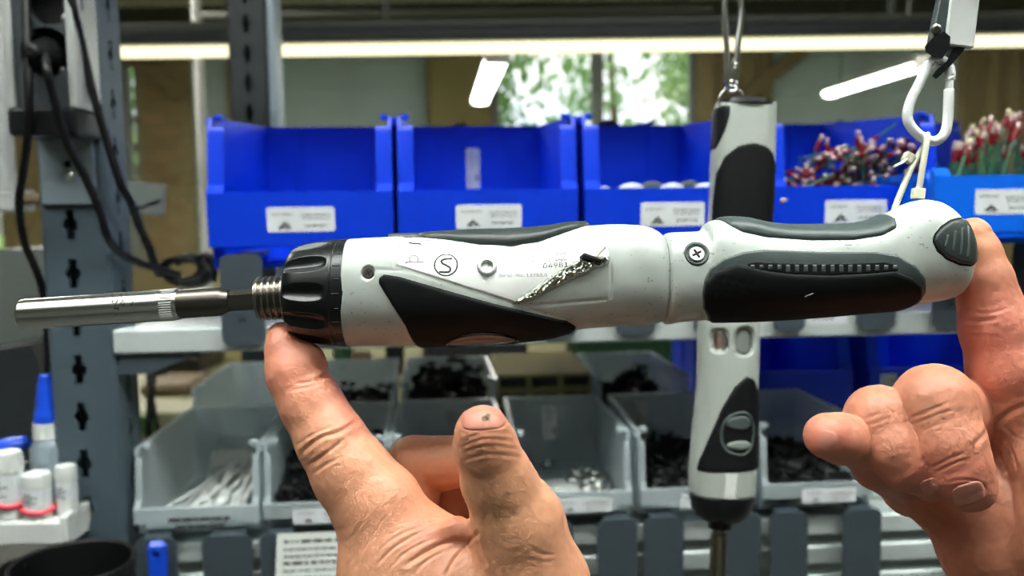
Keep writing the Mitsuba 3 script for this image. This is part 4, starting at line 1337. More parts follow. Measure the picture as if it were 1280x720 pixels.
part(tool2, "end_cap", lathe(HT.world(np.array([[125.5, 931.5, 0]]))[0], HT.world(np.array([[134, 931.2, 0]]))[0], [(0, .001), (.0002, .0135), (.0016, .0176), (.0044, .0181), (.0046, .015)], 48), "black_plastic", 40, label="black end cap")
g = HT.uv_poly([(137, 906), (150, 905), (165, 901), (178, 896), (188, None, 70), (186, None, 140), (137, None, 150), (136, None, 90)], 3)
part(tool2, "side_pad", HT.patch(g, 1.5, 2, 3), "black_plastic", True)
g = HT.uv_poly([(300, 886), (250, 889), (220, 891.5), (200, 899), (188, 914), (184, 933), (188, 949), (196, 958), (210, 962.5), (260, 960.5), (330, 954), (385, 940), (390, 915), (385, 890), (340, 886)], 4)
part(tool2, "grip_pad", HT.patch(g, 2.2, 3, 4), "rubber", True, label="black arched rubber grip")
g = HT.uv_poly([(467, 924), (471, 934), (485, 940), (515, 941.5), (550, 942), (581, 942.5), (582, 905), (583, 866), (570, 869), (540, 880), (505, 894), (480, 909)], 3)
padk = part(tool2, "switch_pad", HT.patch(g, 2.4, 3, 3.5), "rubber", True, label="black drop-shaped pad round the switch")
def oval(cx, cy, a, b):
    return affinity.translate(affinity.scale(Point(0, 0).buffer(1, 24), b, a), cy, float(HT.theta(np.array(float(cy)), np.array(float(cx)))) * HT.R)
part(padk, "switch_rim", HT.patch(oval(916, 536, 18.5, 27.5).difference(oval(916, 536, 15, 24)), 2.2, 1.4, 1.6, base=1.8), "rubber_grey", True)
part(padk, "switch_key", HT.patch(oval(916, 523, 12.5, 9), 3.2, 3, 2, base=1.8), "rubber_grey", True)
part(padk, "switch_key", HT.patch(oval(916, 550, 12, 6), 3.2, 3, 2, base=1.8), "grey", True)
part(tool2, "window", HT.patch(oval(922.5, 425, 11.5, 15.5), 1.2, 3, 3, base=-4.6), "grey", True, label="grey indicator window")
part(tool2, "window", HT.patch(oval(891.5, 424, 9.5, 12.5), 1.2, 3, 3, base=-4.6), "chrome", True, label="shiny indicator window")
def h2(p):
    return HT.world(np.array([[p[1], p[0], p[2] if len(p) > 2 else 0.0]]))[0]
u2 = HT.u
part(tool2, "light_ring", lathe(h2((904, 583)), h2((902, 616)), [(0, 36 * u2), (.0002, 40.4 * u2), (31.5 * u2, 40.4 * u2), (32.5 * u2, 37 * u2)], 64), "plain_white", 30, label="pale ring above the black nose")
part(tool2, "nose", lathe(h2((902.4, 612)), h2((899.5, 660)), [(0, 30 * u2), (.5 * u2, 40.2 * u2), (10 * u2, 40 * u2), (22 * u2, 37 * u2), (32 * u2, 31 * u2), (37 * u2, 24 * u2), (38 * u2, 15 * u2), (48 * u2, 14 * u2), (49 * u2, 8 * u2)], 64), "black_plastic", 40, label="black rounded nose")
part(tool2, "bit", lathe(h2((899.2, 652)), h2((895, 800)), [(0, 8 * u2), (14 * u2, 8 * u2), (15 * u2, 10.2 * u2), (120 * u2, 9.6 * u2), (124 * u2, 6 * u2)], 32), "steel", 35, label="steel bit")
part(tool2, "bail", tube(smoothpath([h2(p) for p in ((899, 131), (899, 122), (906, 112), (913, 108), (921, 110), (928, 118), (931, 131))], 40), 1.5 * u2, 8), "chrome", True)
# the chrome snap hook it hangs on, with its cord up to the ceiling
hook = thing("snap_hook", "chrome snap hook holding the hanging screwdriver", "hook")
part(hook, "loop", tube(smoothpath([h2(p) for p in ((913, 110), (909, 100), (908.5, 60), (906, 20), (907, -8), (915, -18), (924, -8), (926.5, 15), (922.5, 55), (921, 78))], 60), 4.6 * u2, 12, flat=(1.0, .8)), "chrome", True)
part(hook, "swivel", lathe(h2((921, 72)), h2((918, 104)), [(0, 3 * u2), (.5 * u2, 5.4 * u2), (8 * u2, 5.4 * u2), (9 * u2, 4 * u2), (13 * u2, 4 * u2), (14 * u2, 6 * u2), (22 * u2, 5.6 * u2), (28 * u2, 4.4 * u2), (30 * u2, 2 * u2)], 24), "chrome", 35)
part(hook, "lower_eye", tube(smoothpath([h2(p) for p in ((917, 101), (911, 105), (909, 111), (914, 115), (921, 112), (921, 105))], 30, True), 2.6 * u2, 8, True), "chrome", True)
top = h2((915, -16))
part(hook, "cord", tube(np.array([top, [top[0], top[1], 2.0], [top[0], top[1], ZC]]), .0022, 8), "cable", True)


# ================================================================ CARABINER, ZIP TIE AND STRAP CLIP OVER THE HANDLE END
def pp3(x, y, z=0.0):
    return camxyz(Q(np.array([x, y, z], float)))


car = thing("carabiner", "white metal carabiner linking the strap clip to the zip tie", "carabiner")
cp = [(1186, 112), (1184.5, 150), (1180, 168), (1168, 176.5), (1153, 171.5), (1140, 160), (1134, 146), (1138, 127), (1149, 104), (1157, 88), (1161, 79), (1169, 74.5), (1179, 76), (1186, 84), (1188.5, 95)]
part(car, "frame", tube(smoothpath([pp3(x, y) for x, y in cp], 120), 6.3 * D0 / F, 14), "clip_paint", True)
part(car, "gate", lathe(pp3(1188.3, 93), pp3(1185.8, 116), [(0, 3 * D0 / F), (0.5 * D0 / F, 6.0 * D0 / F), (7 * D0 / F, 6.0 * D0 / F), (8 * D0 / F, 4.8 * D0 / F), (20 * D0 / F, 4.8 * D0 / F), (23 * D0 / F, 3 * D0 / F)], 20), "clip_paint", 35)
zip_ = thing("zip_tie", "cream zip tie looped through the handle end and the carabiner", "zip tie")
part(zip_, "strand", tube(smoothpath([pp3(*p) for p in ((1148.5, 246, 6), (1149, 235, 8), (1153, 210, 9), (1157, 186, 9), (1158.5, 174, 7), (1159, 169, 2), (1158, 172, -6), (1155, 182, -8))], 50), 4.6 * D0 / F, 10, flat=(.8, 1)), "ziptie", True)
part(zip_, "strand", tube(smoothpath([pp3(*p) for p in ((1155, 182, -8), (1147, 196, -7), (1138, 212, -5), (1128, 236, -3), (1120, 256, -2), (1117, 266, -2))], 40), 4.6 * D0 / F, 10, flat=(1, .8)), "ziptie", True)
def cbox(cx, cy, cz, w, h, d, deg=0.0, b=.9):
    m = box(-w / 2, w / 2, -h / 2, h / 2, -d / 2, d / 2, b).rotate([0, 0, deg])
    v, f = tri(m)
    c = Q(np.array([cx, cy, cz], float))
    return camxyz(v * D0 / F + c), f
part(zip_, "lock", cbox(1147.5, 242, 6, 13.5, 13, 13, -6), "ziptie", 30)
part(zip_, "lock", cbox(1135, 197, -6, 12, 12, 11, -28), "ziptie", 30)
part(zip_, "tail", tube(np.array([pp3(1135, 197, -4), pp3(1128, 203, 0), pp3(1117, 208.5, 4)]), 3.0 * D0 / F, 8, flat=(1, .5)), "ziptie", True)
clip = thing("strap_clip", "light grey strap clip with a black hook, top right", "clip")
part(clip, "plate", cbox(1202, 20, 6, 36, 78, 10, -7, 1.5), "plain_white", 30, label="light grey metal plate")
part(clip, "side", cbox(1179, 20, 0, 22, 92, 14, -12, 1.5), "rubber_grey", 30)
p_ = pp3(1169, 37, 8)
part(clip, "bolt", lathe(p_, p_ - FWD * .004, [(0, .0016), (.0002, .0019), (.001, .0018), (.0014, .001)], 16), "steel", 25)
def cprism(poly, z0, z1):
    poly = np.array(poly, float)
    cs = m3.CrossSection([poly * [1, -1]]) + m3.CrossSection([(poly * [1, -1])[::-1]])
    v, f = tri(cs.extrude(z1 - z0))
    q = Q(np.stack([v[:, 0], -v[:, 1], v[:, 2] + z0], 1))
    return fixwind(camxyz(q), f)
part(clip, "hook", cprism([(1156, 58), (1166, 47), (1180, 39), (1188, 46), (1187, 60), (1178, 73), (1165, 70), (1157, 65)], -8, 12), "black_plastic", 25, label="black hook")
part(clip, "hook", cprism([(1192, 60), (1206, 52), (1212, 50), (1204, 64), (1190, 80), (1178, 92), (1170, 99), (1165, 95), (1172, 86), (1184, 76)], -5, 7), "black_plastic", 25, label="black tongue through the carabiner")
part(clip, "web", cprism([(1186, 42), (1200, 50), (1194, 62), (1184, 78), (1178, 80), (1184, 64)], -3, 4), "grey", 25)
s0 = pp3(1210, -16, 6)
sp_ = smoothpath([s0, s0 + [.004, 0, .05], [s0[0] + .01, s0[1] + .08, 1.9], [s0[0] + .02, s0[1] + .17, ZC]], 24)
part(clip, "strap", tube(sp_, .005, 8, flat=(.25, 1)), "grey", True)


# ================================================================ WHAT LIES IN THE BINS
def lead_mesh():
    segs = [([(-.060, .0010), (-.013, .0010)], lin(52, 96, 74)), ([(-.015, .0018), (-.0145, .0021), (-.0065, .0020), (-.006, .0017)], lin(116, 16, 24)), ([(-.0065, .0011), (-.005, .0020), (-.0035, .0015), (-.002, .0021), (-.0006, .0017), (0, .0007)], lin(206, 176, 170))]
    vs, fs, cs, n = [], [], [], 0
    for prof, c in segs:
        v, f = fixwind(*lathe([0, 0, 0], [0, 0, 1], prof, 9))
        vs.append(v)
        fs.append(f + n)
        cs.append(np.tile(c, (len(v), 1)))
        n += len(v)
    return np.vstack(vs), np.vstack(fs), np.vstack(cs)


LV, LFc, LCc = lead_mesh()
LEADS = [mikit.ply((LV, LFc), "mat_vcol", True, color=np.clip(LCc * np.array(t), 0, 1)) for t in ((1, 1, 1), (.8, .9, .9), (1.1, 1.0, 1.0), (.9, 1.15, .8))]


def put(name, ply, label, cat, group, M):
    k = thing(name, label, cat, group)
    scene[k] = {**ply, "to_world": T(M.tolist())}
    return k


def aim(p, d, roll=0.0):
    d = np.asarray(d, float) / np.linalg.norm(d)
    a = np.cross(d, [0.3, .2, .9])
    a /= np.linalg.norm(a)
    M = np.eye(4)
    M[:3, 0], M[:3, 1], M[:3, 2], M[:3, 3] = a, np.cross(d, a), d, p
    return M


r = np.random.default_rng(21)
xb = RX(1068, 280, 0)[0]
n = 0
while n < 214:
    px = 966 + 206 * r.random() ** .8
    dy = r.uniform(.012, .10)
    hi = np.interp(px, [966, 985, 1010, 1060, 1100, 1168], [234, 218, 200, 180, 174, 172])
    py = hi + (248 - hi) * r.random() ** 1.15
    if px < 1000 and dy < .02:
        continue
    x, z = RX(px, py, dy)
    if not -.066 < x - xb < .082:
        continue
    d = np.array([r.normal(-.35, .5), r.normal(-.75, .35), r.normal(.35, .35)])
    put("wire_lead", LEADS[n % 4], "green wire lead with red sleeve heaped in the blue bin behind the zip tie", "wire", "wire leads heaped in the blue bin", RMAT @ aim([x, dy, z], d))
    n += 1
for px, py in ((1028, 168), (1034, 172), (1073, 163), (1076, 170), (1008, 203), (976, 252)):
    x, z = RX(px, py, .045 if py < 250 else -.003)
    d = np.array([r.normal(0, .2), r.normal(-.2, .2), 1.0]) if py < 250 else np.array([-.8, -.3, -.35])
    put("wire_lead", LEADS[0], "green wire lead with red sleeve heaped in the blue bin behind the zip tie", "wire", "wire leads heaped in the blue bin", RMAT @ aim([x, .045 if py < 250 else -.003, z], d))
for i in range(80):
    px, dy = r.uniform(1192, 1330), r.uniform(-.035, .07)
    py = r.uniform(np.interp(px, [1192, 1215, 1250, 1330], [176, 152, 138, 120]), 186)
    x, z = RX(px, py, dy)
    d = np.array([r.normal(.05, .22), r.normal(-.1, .2), 1.0])
    put("wire_lead", LEADS[i % 4], "short green wire lead standing upright in the lighter blue bin at the right edge", "wire", "wire leads standing in the lighter blue bin", RMAT @ aim([x, dy, z], d))

# tubes with white caps
for i, (px, py, rr, dy) in enumerate([(756, 246, .009, .03), (790, 250, .0142, .012), (842, 250, .0142, .012), (884, 250, .0142, .014), (816, 246, .0135, .05), (864, 245, .0135, .05)]):
    x, z = RX(px, py, dy)
    k = thing("capped_tube", ["small tube with a white cap at the left end of the row of capped tubes", "tube with a big white cap, second in the blue bin", "tube with a big white cap, third in the blue bin", "tube with a white cap beside the hanging screwdriver", "dark end of a tube between the two big white caps", "dark end of a tube behind the right white cap"][i], "tube", "tubes in the blue bin")
    P0, P1 = RW(np.array([[x, dy, z], [x, dy + .12, z - .004]]))
    part(k, "cap", lathe(P0, P1, [(0, .001), (0, rr * .86), (.0012, rr), (.011, rr), (.0115, rr * .9)], 36), "plain_white" if i < 4 else "rubber_grey", 35)
    part(k, "body", lathe(P0, P1, [(.011, rr * .5), (.0112, rr * .92), (.075, rr * .92), (.0755, rr * .3)], 36), "rubber_grey", 35)


def pile(name, fr, x0, x1, y0, y1, z0, hfun, n, size, mat, label, seed, kind="chip"):
    """A heap of small parts nobody could count: one mesh."""
    q = np.random.default_rng(seed)
    out = []
    for i in range(n):
        x, y = q.uniform(x0, x1), q.uniform(y0, y1)
        z = z0 + hfun((x - x0) / (x1 - x0), (y - y0) / (y1 - y0)) * q.uniform(.35, 1.0) + size * .3
        d = q.normal(0, 1, 3)
        d /= np.linalg.norm(d)
        L = size * q.uniform(.7, 1.4)
        if kind == "chip":
            v, f = tri(box(-L / 2, L / 2, -size * .3, size * .3, -size * .22, size * .22))
        else:
            v, f = lathe([0, 0, -L / 2], [0, 0, L / 2], [(0, size * .3), (L, size * .24)], 7)
        M = aim([0, 0, 0], d)[:3, :3]
        out.append((v @ M.T + [x, y, z], f))
    core_n = 14
    gx, gy = np.meshgrid(np.linspace(x0, x1, core_n), np.linspace(y0, y1, core_n), indexing="ij")
    gz = z0 + np.array([[hfun(a, b) * .75 for b in np.linspace(0, 1, core_n)] for a in np.linspace(0, 1, core_n)])
    v = np.stack([gx, gy, gz], -1).reshape(-1, 3)
    i, j = np.meshgrid(np.arange(core_n - 1), np.arange(core_n - 1), indexing="ij")
    qd = np.stack([i * core_n + j, (i + 1) * core_n + j, (i + 1) * core_n + j + 1, i * core_n + j + 1], -1).reshape(-1, 4)
    out.append((v, np.vstack([qd[:, [0, 1, 2]], qd[:, [0, 2, 3]]])))
    return solo(name, join(*out), mat, label, "parts", frame=fr, smooth=False, kind="stuff")


heap = lambda a, b: .034 * (1 - abs(a - .5) * .7) * (0.5 + .6 * b)
flat = lambda a, b: .014 * (.6 + .4 * math.sin(7 * a + 3 * b))
pile("black_parts", cbf[1], -.041, .041, .008, .145, .004, lambda a, b: .022 + .03 * b * (1 - .5 * a), 420, .0075, "black", "heap of small black parts in the clear bin behind the raised finger", 1)
pile("black_parts", cbf[2], -.041, .041, .01, .145, .004, flat, 200, .008, "black", "black parts in the clear bin behind the thumb", 2)
pile("black_parts", cbf[4], -.042, .041, .03, .145, .004, lambda a, b: .008 + .026 * b * (1 - a * .5), 260, .009, "black", "black parts in the clear bin behind the hanging screwdriver", 3, "pin")
pile("black_parts", cbf[5], -.041, .041, .012, .145, .004, lambda a, b: .012 + .008 * b, 260, .010, "black", "flat black clips in the rightmost clear bin", 4)
pile("black_parts", cb2f[2], -.041, .041, .03, .145, .004, lambda a, b: .035 + .038 * b * (1 - abs(a - .5)), 360, .008, "black", "black parts heaped in the second-row clear bin left of the dark drawers", 5)
pile("black_parts", cb2f[3], -.03, .03, .04, .145, .004, lambda a, b: .030 + .032 * b * a, 240, .008, "black", "black parts in the second-row clear bin behind the hanging screwdriver", 6)
pile("black_parts", cb2f[1], -.04, .04, .03, .145, .004, lambda a, b: .03 + .01 * b, 200, .008, "black", "black parts in the second-row clear bin behind the index finger", 7)
# white sticks
st_ = mikit.ply(fixwind(*lathe([0, 0, -.045], [0, 0, .045], [(0, .0011), (.0004, .0015), (.0896, .0015), (.09, .0011)], 10)), "mat_plain_white", 30)
bx_ = RX(246, 655, 0)[0]
r = np.random.default_rng(8)
for i in range(34):
    x, y, z = bx_ + r.uniform(-.022, .034), .062 + r.uniform(-.006, .01), ZL + .007 + .012 * r.random() + .004
    put("white_stick", st_, "thin white plastic stick in the bundle in the leftmost clear bin", "stick", "white sticks in the leftmost clear bin", RMAT @ aim([x, y, z], [r.normal(.12, .1), 1, r.normal(.10, .06)]))
solo("white_box", box(-.02, .018, .118, .14, .02, .035, .002), "plain_white", "small white box behind the white sticks in the leftmost bin", "box", frame=cbf[0])
# shiny rings, on a white card
solo("white_card", box(-.040, .030, .012, .10, .0035, .0045), "paper", "white card on the floor of the bin with metal rings", "card", frame=cbf[3])
a_ = np.linspace(0, 2 * np.pi, 28, endpoint=False)
ring = mikit.ply(tube(np.stack([.0062 * np.cos(a_), .0062 * np.sin(a_), 0 * a_], 1), .0021, 9, True), "mat_chrome", True)
xr = RX(718, 655, 0)[0]
for i, (x, y, z, t) in enumerate([(.030, .05, .0075, .1), (.022, .062, .0075, .2), (.036, .064, .0085, .3), (.030, .055, .0125, .25), (.024, .08, .008, .1), (.036, .085, .009, .4), (.030, .075, .0135, .3), (.012, .088, .0075, .15), (.040, .04, .0085, .5), (.004, .03, .0075, 0), (.018, .095, .012, .6), (.028, .1, .013, .2), (-.006, .136, .009, .9)]):
    put("metal_ring", ring, "shiny metal ring in the clear bin right of the thumb", "ring", "metal rings in the clear bin", RMAT @ aim([xr + x, y, ZL + z], [math.sin(i * 2.1) * t, math.cos(i * 1.7) * t, 1]))


# ================================================================ POWER STRIP, CABLES AND LEFT SIDE
sx0, _ = RX(12, 80, -.04)
sx1, _ = RX(95, 80, -.04)
_, sz0 = RX(50, 136, -.04)
_, sz1 = RX(50, 170, -.04)
strip = thing("power_strip", "black socket strip with silver edges mounted upright on the slotted post", "power strip")
core = box(sx0 + .004, sx1 - .004, -.042, .0, sz0, .42, .001)
socks = [RX(60, -1, -.042), RX(57, 65, -.042), (RX(60, -1, -.042)[0], RX(60, -67, -.042)[1]), (RX(60, -1, -.042)[0], RX(60, -133, -.042)[1])]
for x, z in socks:
    core = core - m3.Manifold.cylinder(.03, .0175, .0175, 40).rotate([90, 0, 0]).translate([x, -.025, z])
part(strip, "body", core, "grey_dark", 30, frame=RW)
for a_, b_ in ((sx0 - .001, sx0 + .0045), (sx1 - .0045, sx1 + .001)):
    part(strip, "edge", box(a_, b_, -.045, .001, sz0, .42, .0008), "alu", 30, label="silver edge", frame=RW)
part(strip, "end_cap", box(sx0 - .001, sx1 + .001, -.047, .002, sz1, sz0, .002), "black_plastic", 30, frame=RW)
for x, z in socks:
    k = part(strip, "socket", m3.Manifold.cylinder(.002, .0174, .0174, 40).rotate([90, 0, 0]).translate([x, -.0255, z]), "black", 30, frame=RW)
    for s in (-1, 1):
        part(k, "contact", RW(lathe([x + s * .008, -.04, z + s * .0125], [x + s * .008, -.027, z + s * .0125], [(0, .0005), (.0005, .0022), (.012, .0022)], 14)[0]) if False else mapped(lathe([x + s * .010, -.0415, z - s * .0125], [x + s * .010, -.027, z - s * .0125], [(0, .0005), (.0004, .0021), (.012, .0021)], 14), RW), "chrome", 30)
px0, pzt = RX(50, 196, -.0)
px1, pzb = RX(121, 255, -.0)
pl_ = part(rack, "mounting_plate", box(px0, px1, -.002, .0015, pzb, sz1 + .01, .0006) - m3.Manifold.cylinder(.02, .003, .003, 20).rotate([90, 0, 0]).translate([RX(85, 205, 0)[0], .01, RX(85, 205, 0)[1]]), "plate", 30, label="light blue-grey mounting plate", frame=RW)
bxp, bzp = RX(87, 219, -.002)
part(pl_, "bolt", mapped(lathe([bxp, -.0018, bzp], [bxp, -.008, bzp], [(0, .0048), (.0012, .0048), (.0013, .0036), (.003, .0034), (.0042, .0022), (.0044, .0001)], 24), RW), "chrome", 30)
# plug in the second socket
plug = thing("power_plug", "black plug in the lower socket with its cable", "plug")
x, z = socks[1]
part(plug, "body", mapped(lathe([x - .002, -.027, z], [x - .002, -.075, z - .004], [(0, .0118), (.010, .012), (.014, .0105), (.022, .0078), (.034, .0055), (.036, .003)], 32), RW), "black", 35)


def cable(key, pts, rad, label, n=90, mat="cable", parent=None):
    P = smoothpath(np.array([W(a, b, c) for a, b, c in pts]), n)
    if parent:
        return part(parent, key, tube(P, rad, 10), mat, True)
    return solo(key, tube(P, rad, 10), mat, label, "cable", smooth=True)


cable("cord", [(56, 68, .612), (59, 88, .602), (67, 120, .61), (85, 180, .625), (108, 225, .64), (124, 262, .65), (134, 295, .66), (150, 316, .685), (178, 330, .71), (205, 338, .73), (225, 344, .74)], .0030, "", parent=plug)
cable("cable", [(32, -40, .62), (33, 20, .615), (36, 110, .61), (35, 165, .62), (29, 215, .64), (24, 255, .655), (30, 300, .67), (44, 335, .68), (53, 362, .69), (58, 400, .70), (60, 470, .74)], .0029, "black cable running straight down the left side of the socket strip")
cable("cable", [(80, -40, .62), (90, 5, .62), (102, 55, .635), (116, 115, .645), (132, 170, .655), (150, 228, .665), (163, 252, .68), (172, 278, .70), (184, 305, .72), (192, 330, .74), (200, 344, .75)], .0031, "black cable slanting down in front of the right side of the post")
th = np.linspace(0, 4.6 * np.pi, 110)
cl = np.stack([232 + (26 + 6 * np.sin(th * .37)) * np.cos(th + .4) + 4 * np.sin(th * .5), 340 - 15 * np.sin(th + .4) - 3 * np.cos(th * .6) - 2], 1)
P = np.array([W(a, b, .755 + .02 * math.sin(t * .8)) for (a, b), t in zip(cl, th)])
solo("cable_coil", tube(P, .0030, 9), "cable", "loose coil of black cable lying on the rail right of the post", "cable", smooth=True)
P = np.array([W(a, b, .74) for a, b in smoothpath([(205, 344), (228, 352), (250, 350), (262, 336), (252, 322), (262, 322), (268, 338), (266, 352)], 70)])
solo("cable_coil", tube(P, .0028, 9), "cable", "end of the coiled cable looping up beside the blue bin", "cable", smooth=True)
cable("cable", [(196, 425, .95), (192, 460, .93), (188, 500, .92), (186, 545, .92), (190, 590, .95)], .0036, "black cable hanging under the rail beside the post")
cable("cable", [(188, 430, .93), (186, 470, .93), (192, 510, .92), (200, 552, .92), (204, 600, .95)], .0026, "thinner black cable hanging under the rail beside the post")
# grey bracket flag behind the post with a black tie
fl = thing("bracket_flag", "grey sheet metal tab behind the post with a black cable tie", "bracket")
v, f = tri(box(-.02, .018, 0, .002, -.015, .014, .001))
c_ = W(182, 248, .80)
part(fl, "sheet", ((v @ np.array([[.995, 0, .1], [0, 1, 0], [-.1, 0, .995]]).T) + c_, f), "grey", 30)
part(fl, "tie", tube(smoothpath([W(162, 256, .775), W(172, 260, .77), (W(186, 256, .775)), W(200, 251, .79)], 20), .0017, 8), "black_plastic", True)
cable("cable", [(168, 262, .78), (176, 285, .78), (188, 312, .77), (196, 336, .76)], .0034, "short thick black cable below the cable tie")

# background on the far left: pipe, valve box, dark machine
pz_ = W(8, 150, .95)
gp = thing("grey_cylinder", "pale grey cylinder at the left edge behind the socket strip", "cylinder")
b0, b1 = W(4, 236, .95), W(4, 40, .95)
part(gp, "tube", lathe([b0[0], b0[1], b0[2]], [b0[0], b0[1], b0[2] + .26], [(0, .011), (.001, .0135), (.258, .0135), (.26, .011)], 30), "plain_white", 35)
vb = thing("valve_box", "white block with a brass fitting under the pale cylinder", "valve")
q = W(8, 250, .95)
part(vb, "block", box(q[0] - .05, q[0] + .021, q[1] - .02, q[1] + .02, q[2] - .013, q[2] + .011, .002), "plain_white", 30)
part(vb, "fitting", lathe([q[0] + .02, q[1], q[2]], [q[0] + .04, q[1], q[2]], [(0, .006), (.006, .006), (.0062, .0045), (.012, .0045), (.0122, .006), (.018, .006), (.0182, .002)], 20), "brown", 30)
mc = thing("machine_cover", "dark grey sloping machine cover at the left behind the post", "machine")
A = [W(x, y, 1.25) for x, y in ((-160, 330), (-10, 312), (58, 312), (64, 470), (-160, 520))]
A = np.array(A)
B = A + FWD * .12 * np.array([1, 1, 0]) 
part(mc, "hood", m3.Manifold.hull_points(np.vstack([A, B])), "grey", 20)
A2 = np.array([W(x, y, 1.12) for x, y in ((-160, 470), (-20, 440), (40, 430), (60, 500), (60, 640), (-160, 660))])
part(mc, "base", m3.Manifold.hull_points(np.vstack([A2, A2 + np.array([0, .18, 0])])), "grey_dark", 20)
# the small white shelf with bottles
sh = thing("bottle_shelf", "narrow white shelf left of the slotted post carrying glue bottles", "shelf")
q0, q1 = W(-60, 655, .66), W(74, 655, .66)
zt = float(W(40, 653, .66)[2])
part(sh, "board", box(q0[0], q1[0], q1[1], q1[1] + .07, zt - .018, zt, .0015), "plain_white", 30)
part(sh, "end_plate", box(q1[0] - .0015, q1[0] + .0045, q1[1] + .002, q1[1] + .07, zt - .02, zt + .003, .001), "plain_white", 30)
part(sh, "bracket", box(q1[0] - .012, q1[0] - .004, q1[1] + .01, q1[1] + .06, zt - .06, zt - .018, .001), "tab", 30)


def px_at(px, D):
    return float(W(px, 650, D)[0]), float(W(px, 650, D)[1])


def jar(px, dy, w, h, label, band):
    x, y = px_at(px, .66)
    y = q1[1] + dy
    k = thing("white_jar", label, "bottle", "white jars on the small shelf")
    part(k, "body", lathe([x, y, zt], [x, y, zt + h], [(0, w * .8), (.001, w * .96), (h * .72, w * .96), (h * .73, w)], 36), "plain_white", 35)
    part(k, "cap", lathe([x, y, zt], [x, y, zt + h], [(h * .72, w * .7), (h * .725, w * 1.02), (h * .96, w * .97), (h, w * .86), (h, .0005)], 36), "plain_white", 35)
    lab = m3.Manifold.cylinder(h * .35, w * .975, w * .975, 36).translate([x, y, zt + h * .32])
    part(k, "label", lab, "label", 35)
    out = []
    for i in range(4):
        a0 = -2.4 + .1 * i
        aa = np.linspace(a0, a0 + [1.2, .8, 1.1, .6][i], 12)
        out.append(tube(np.stack([x + w * .985 * np.cos(aa), y + w * .985 * np.sin(aa), zt + h * (.38 + .065 * i) + 0 * aa], 1), .0006, 5))
    part(k, "print", join(*out), "ink_pale", False)
    if band:
        aa = np.linspace(0, 2 * np.pi, 40, endpoint=False)
        solo("rubber_band", tube(np.stack([x + w * 1.03 * np.cos(aa), y + w * 1.03 * np.sin(aa), zt + band + .0012 * np.sin(2 * aa)], 1), .0019, 8, True), "red_band", "red rubber band round " + label, "rubber band", smooth=True)


jar(36, .014, .0108, .034, "short white jar in the middle of the small shelf", .006)
jar(1, .013, .0115, .051, "taller white jar at the left edge of the small shelf", .012)
jar(69, .020, .0082, .038, "narrow white jar against the slotted post", 0)
x, y = px_at(46, .68)
y = q1[1] + .045
gl = thing("glue_bottle", "translucent glue bottle with a tall blue nozzle cap", "bottle")
part(gl, "body", lathe([x, y, zt], [x, y, zt + .1], [(0, .01), (.001, .0145), (.045, .0145), (.052, .011), (.054, .0095)], 36), "plate", 35)
part(gl, "collar", lathe([x, y, zt], [x, y, zt + .1], [(.053, .006), (.0535, .0118), (.066, .0112), (.0665, .008)], 36), "plain_white", 35)
part(gl, "nozzle", lathe([x, y, zt], [x, y, zt + .1], [(.066, .006), (.0665, .0104), (.074, .0098), (.0745, .009), (.102, .0052), (.104, .0035), (.104, .0003)], 32), "blue_cap", 35, label="blue tapering cap")
bt = thing("blue_tube", "blue tube lying behind the white jars", "tube")
q = W(6, 560, .72)
part(bt, "body", tube(np.array([q + [-.04, 0, -.008], q + [.005, 0, .002], q + [.018, 0, .005]]), np.array([.010, .010, .007]), 16, flat=(1, .7)), "blue_cap", True)
part(bt, "band", tube(np.array([q + [-.016, 0, -.0025], q + [-.010, 0, -.001]]), np.array([.0106, .0106]), 16, flat=(1, .7)), "plain_white", True)
part(bt, "support", box(q[0] - .04, q[0] + .016, q1[1] + .05, q[1] + .012, zt, q[2] - .014, .001), "grey_dark", 30)
# black cup at the lower left, blue handle, paper tag
cu = thing("black_cup", "black round cup at the lower left in front of the slotted post", "cup")
q = W(92, 735, .60)
zr = float(W(92, 700, .60)[2])
part(cu, "wall", lathe([q[0], q[1], zr - .09], [q[0], q[1], zr], [(0, .001), (0, .034), (.004, .036), (.089, .0405), (.0905, .0395), (.089, .0375), (.01, .034), (.01, .001)], 56), "black", 35)
part(cu, "handle", tube(smoothpath([[q[0] - .036, q[1] + .01, zr - .005], [q[0] - .054, q[1] + .012, zr - .012], [q[0] - .056, q[1] + .012, zr - .05], [q[0] - .038, q[1] + .01, zr - .07]], 30), .004, 10), "black", True)
bh = thing("blue_scraper", "blue plastic scraper handle sticking up below the leftmost clear bin", "handle")
v, f = tri(box(-.0065, .0065, -.004, .004, -.08, .027, .003))
c_ = W(198, 716, .69)
hm = m3.Manifold.hull_points(np.vstack([tri(box(-.0078, .0078, -.004, .004, .012, .026, .0035))[0], tri(box(-.0052, .0052, -.003, .003, -.09, -.085, .001))[0]])) - m3.Manifold.cylinder(.02, .003, .003, 20).rotate([90, 0, 0]).translate([0, .01, .016])
part(bh, "grip", mapped(hm, lambda v: v + c_), "blue_cap", 30)
pt = thing("paper_tag", "white printed paper tag hanging under the bin of black parts", "tag")
tx0, tz1 = RX(346, 667, -.012)
tx1, tz0 = RX(440, 740, -.012)
def tagfr(v):
    o = v.copy()
    o[:, 0] += .06 * (o[:, 2] - tz1)
    o[:, 1] += .05 * (o[:, 2] - tz1)
    return RW(o)
part(pt, "sheet", box(tx0, tx1, -.0125, -.012, tz0, tz1), "paper", False, frame=tagfr)
rows = [dashes(tx0 + .006, tx1 - .006, tz1 - .008 - .0058 * i, .0015 if i % 3 else .0024, 60 + i, gap=.9, y=-.0125) for i in range(6)]
part(pt, "print", join(*rows), "ink", False, frame=tagfr)


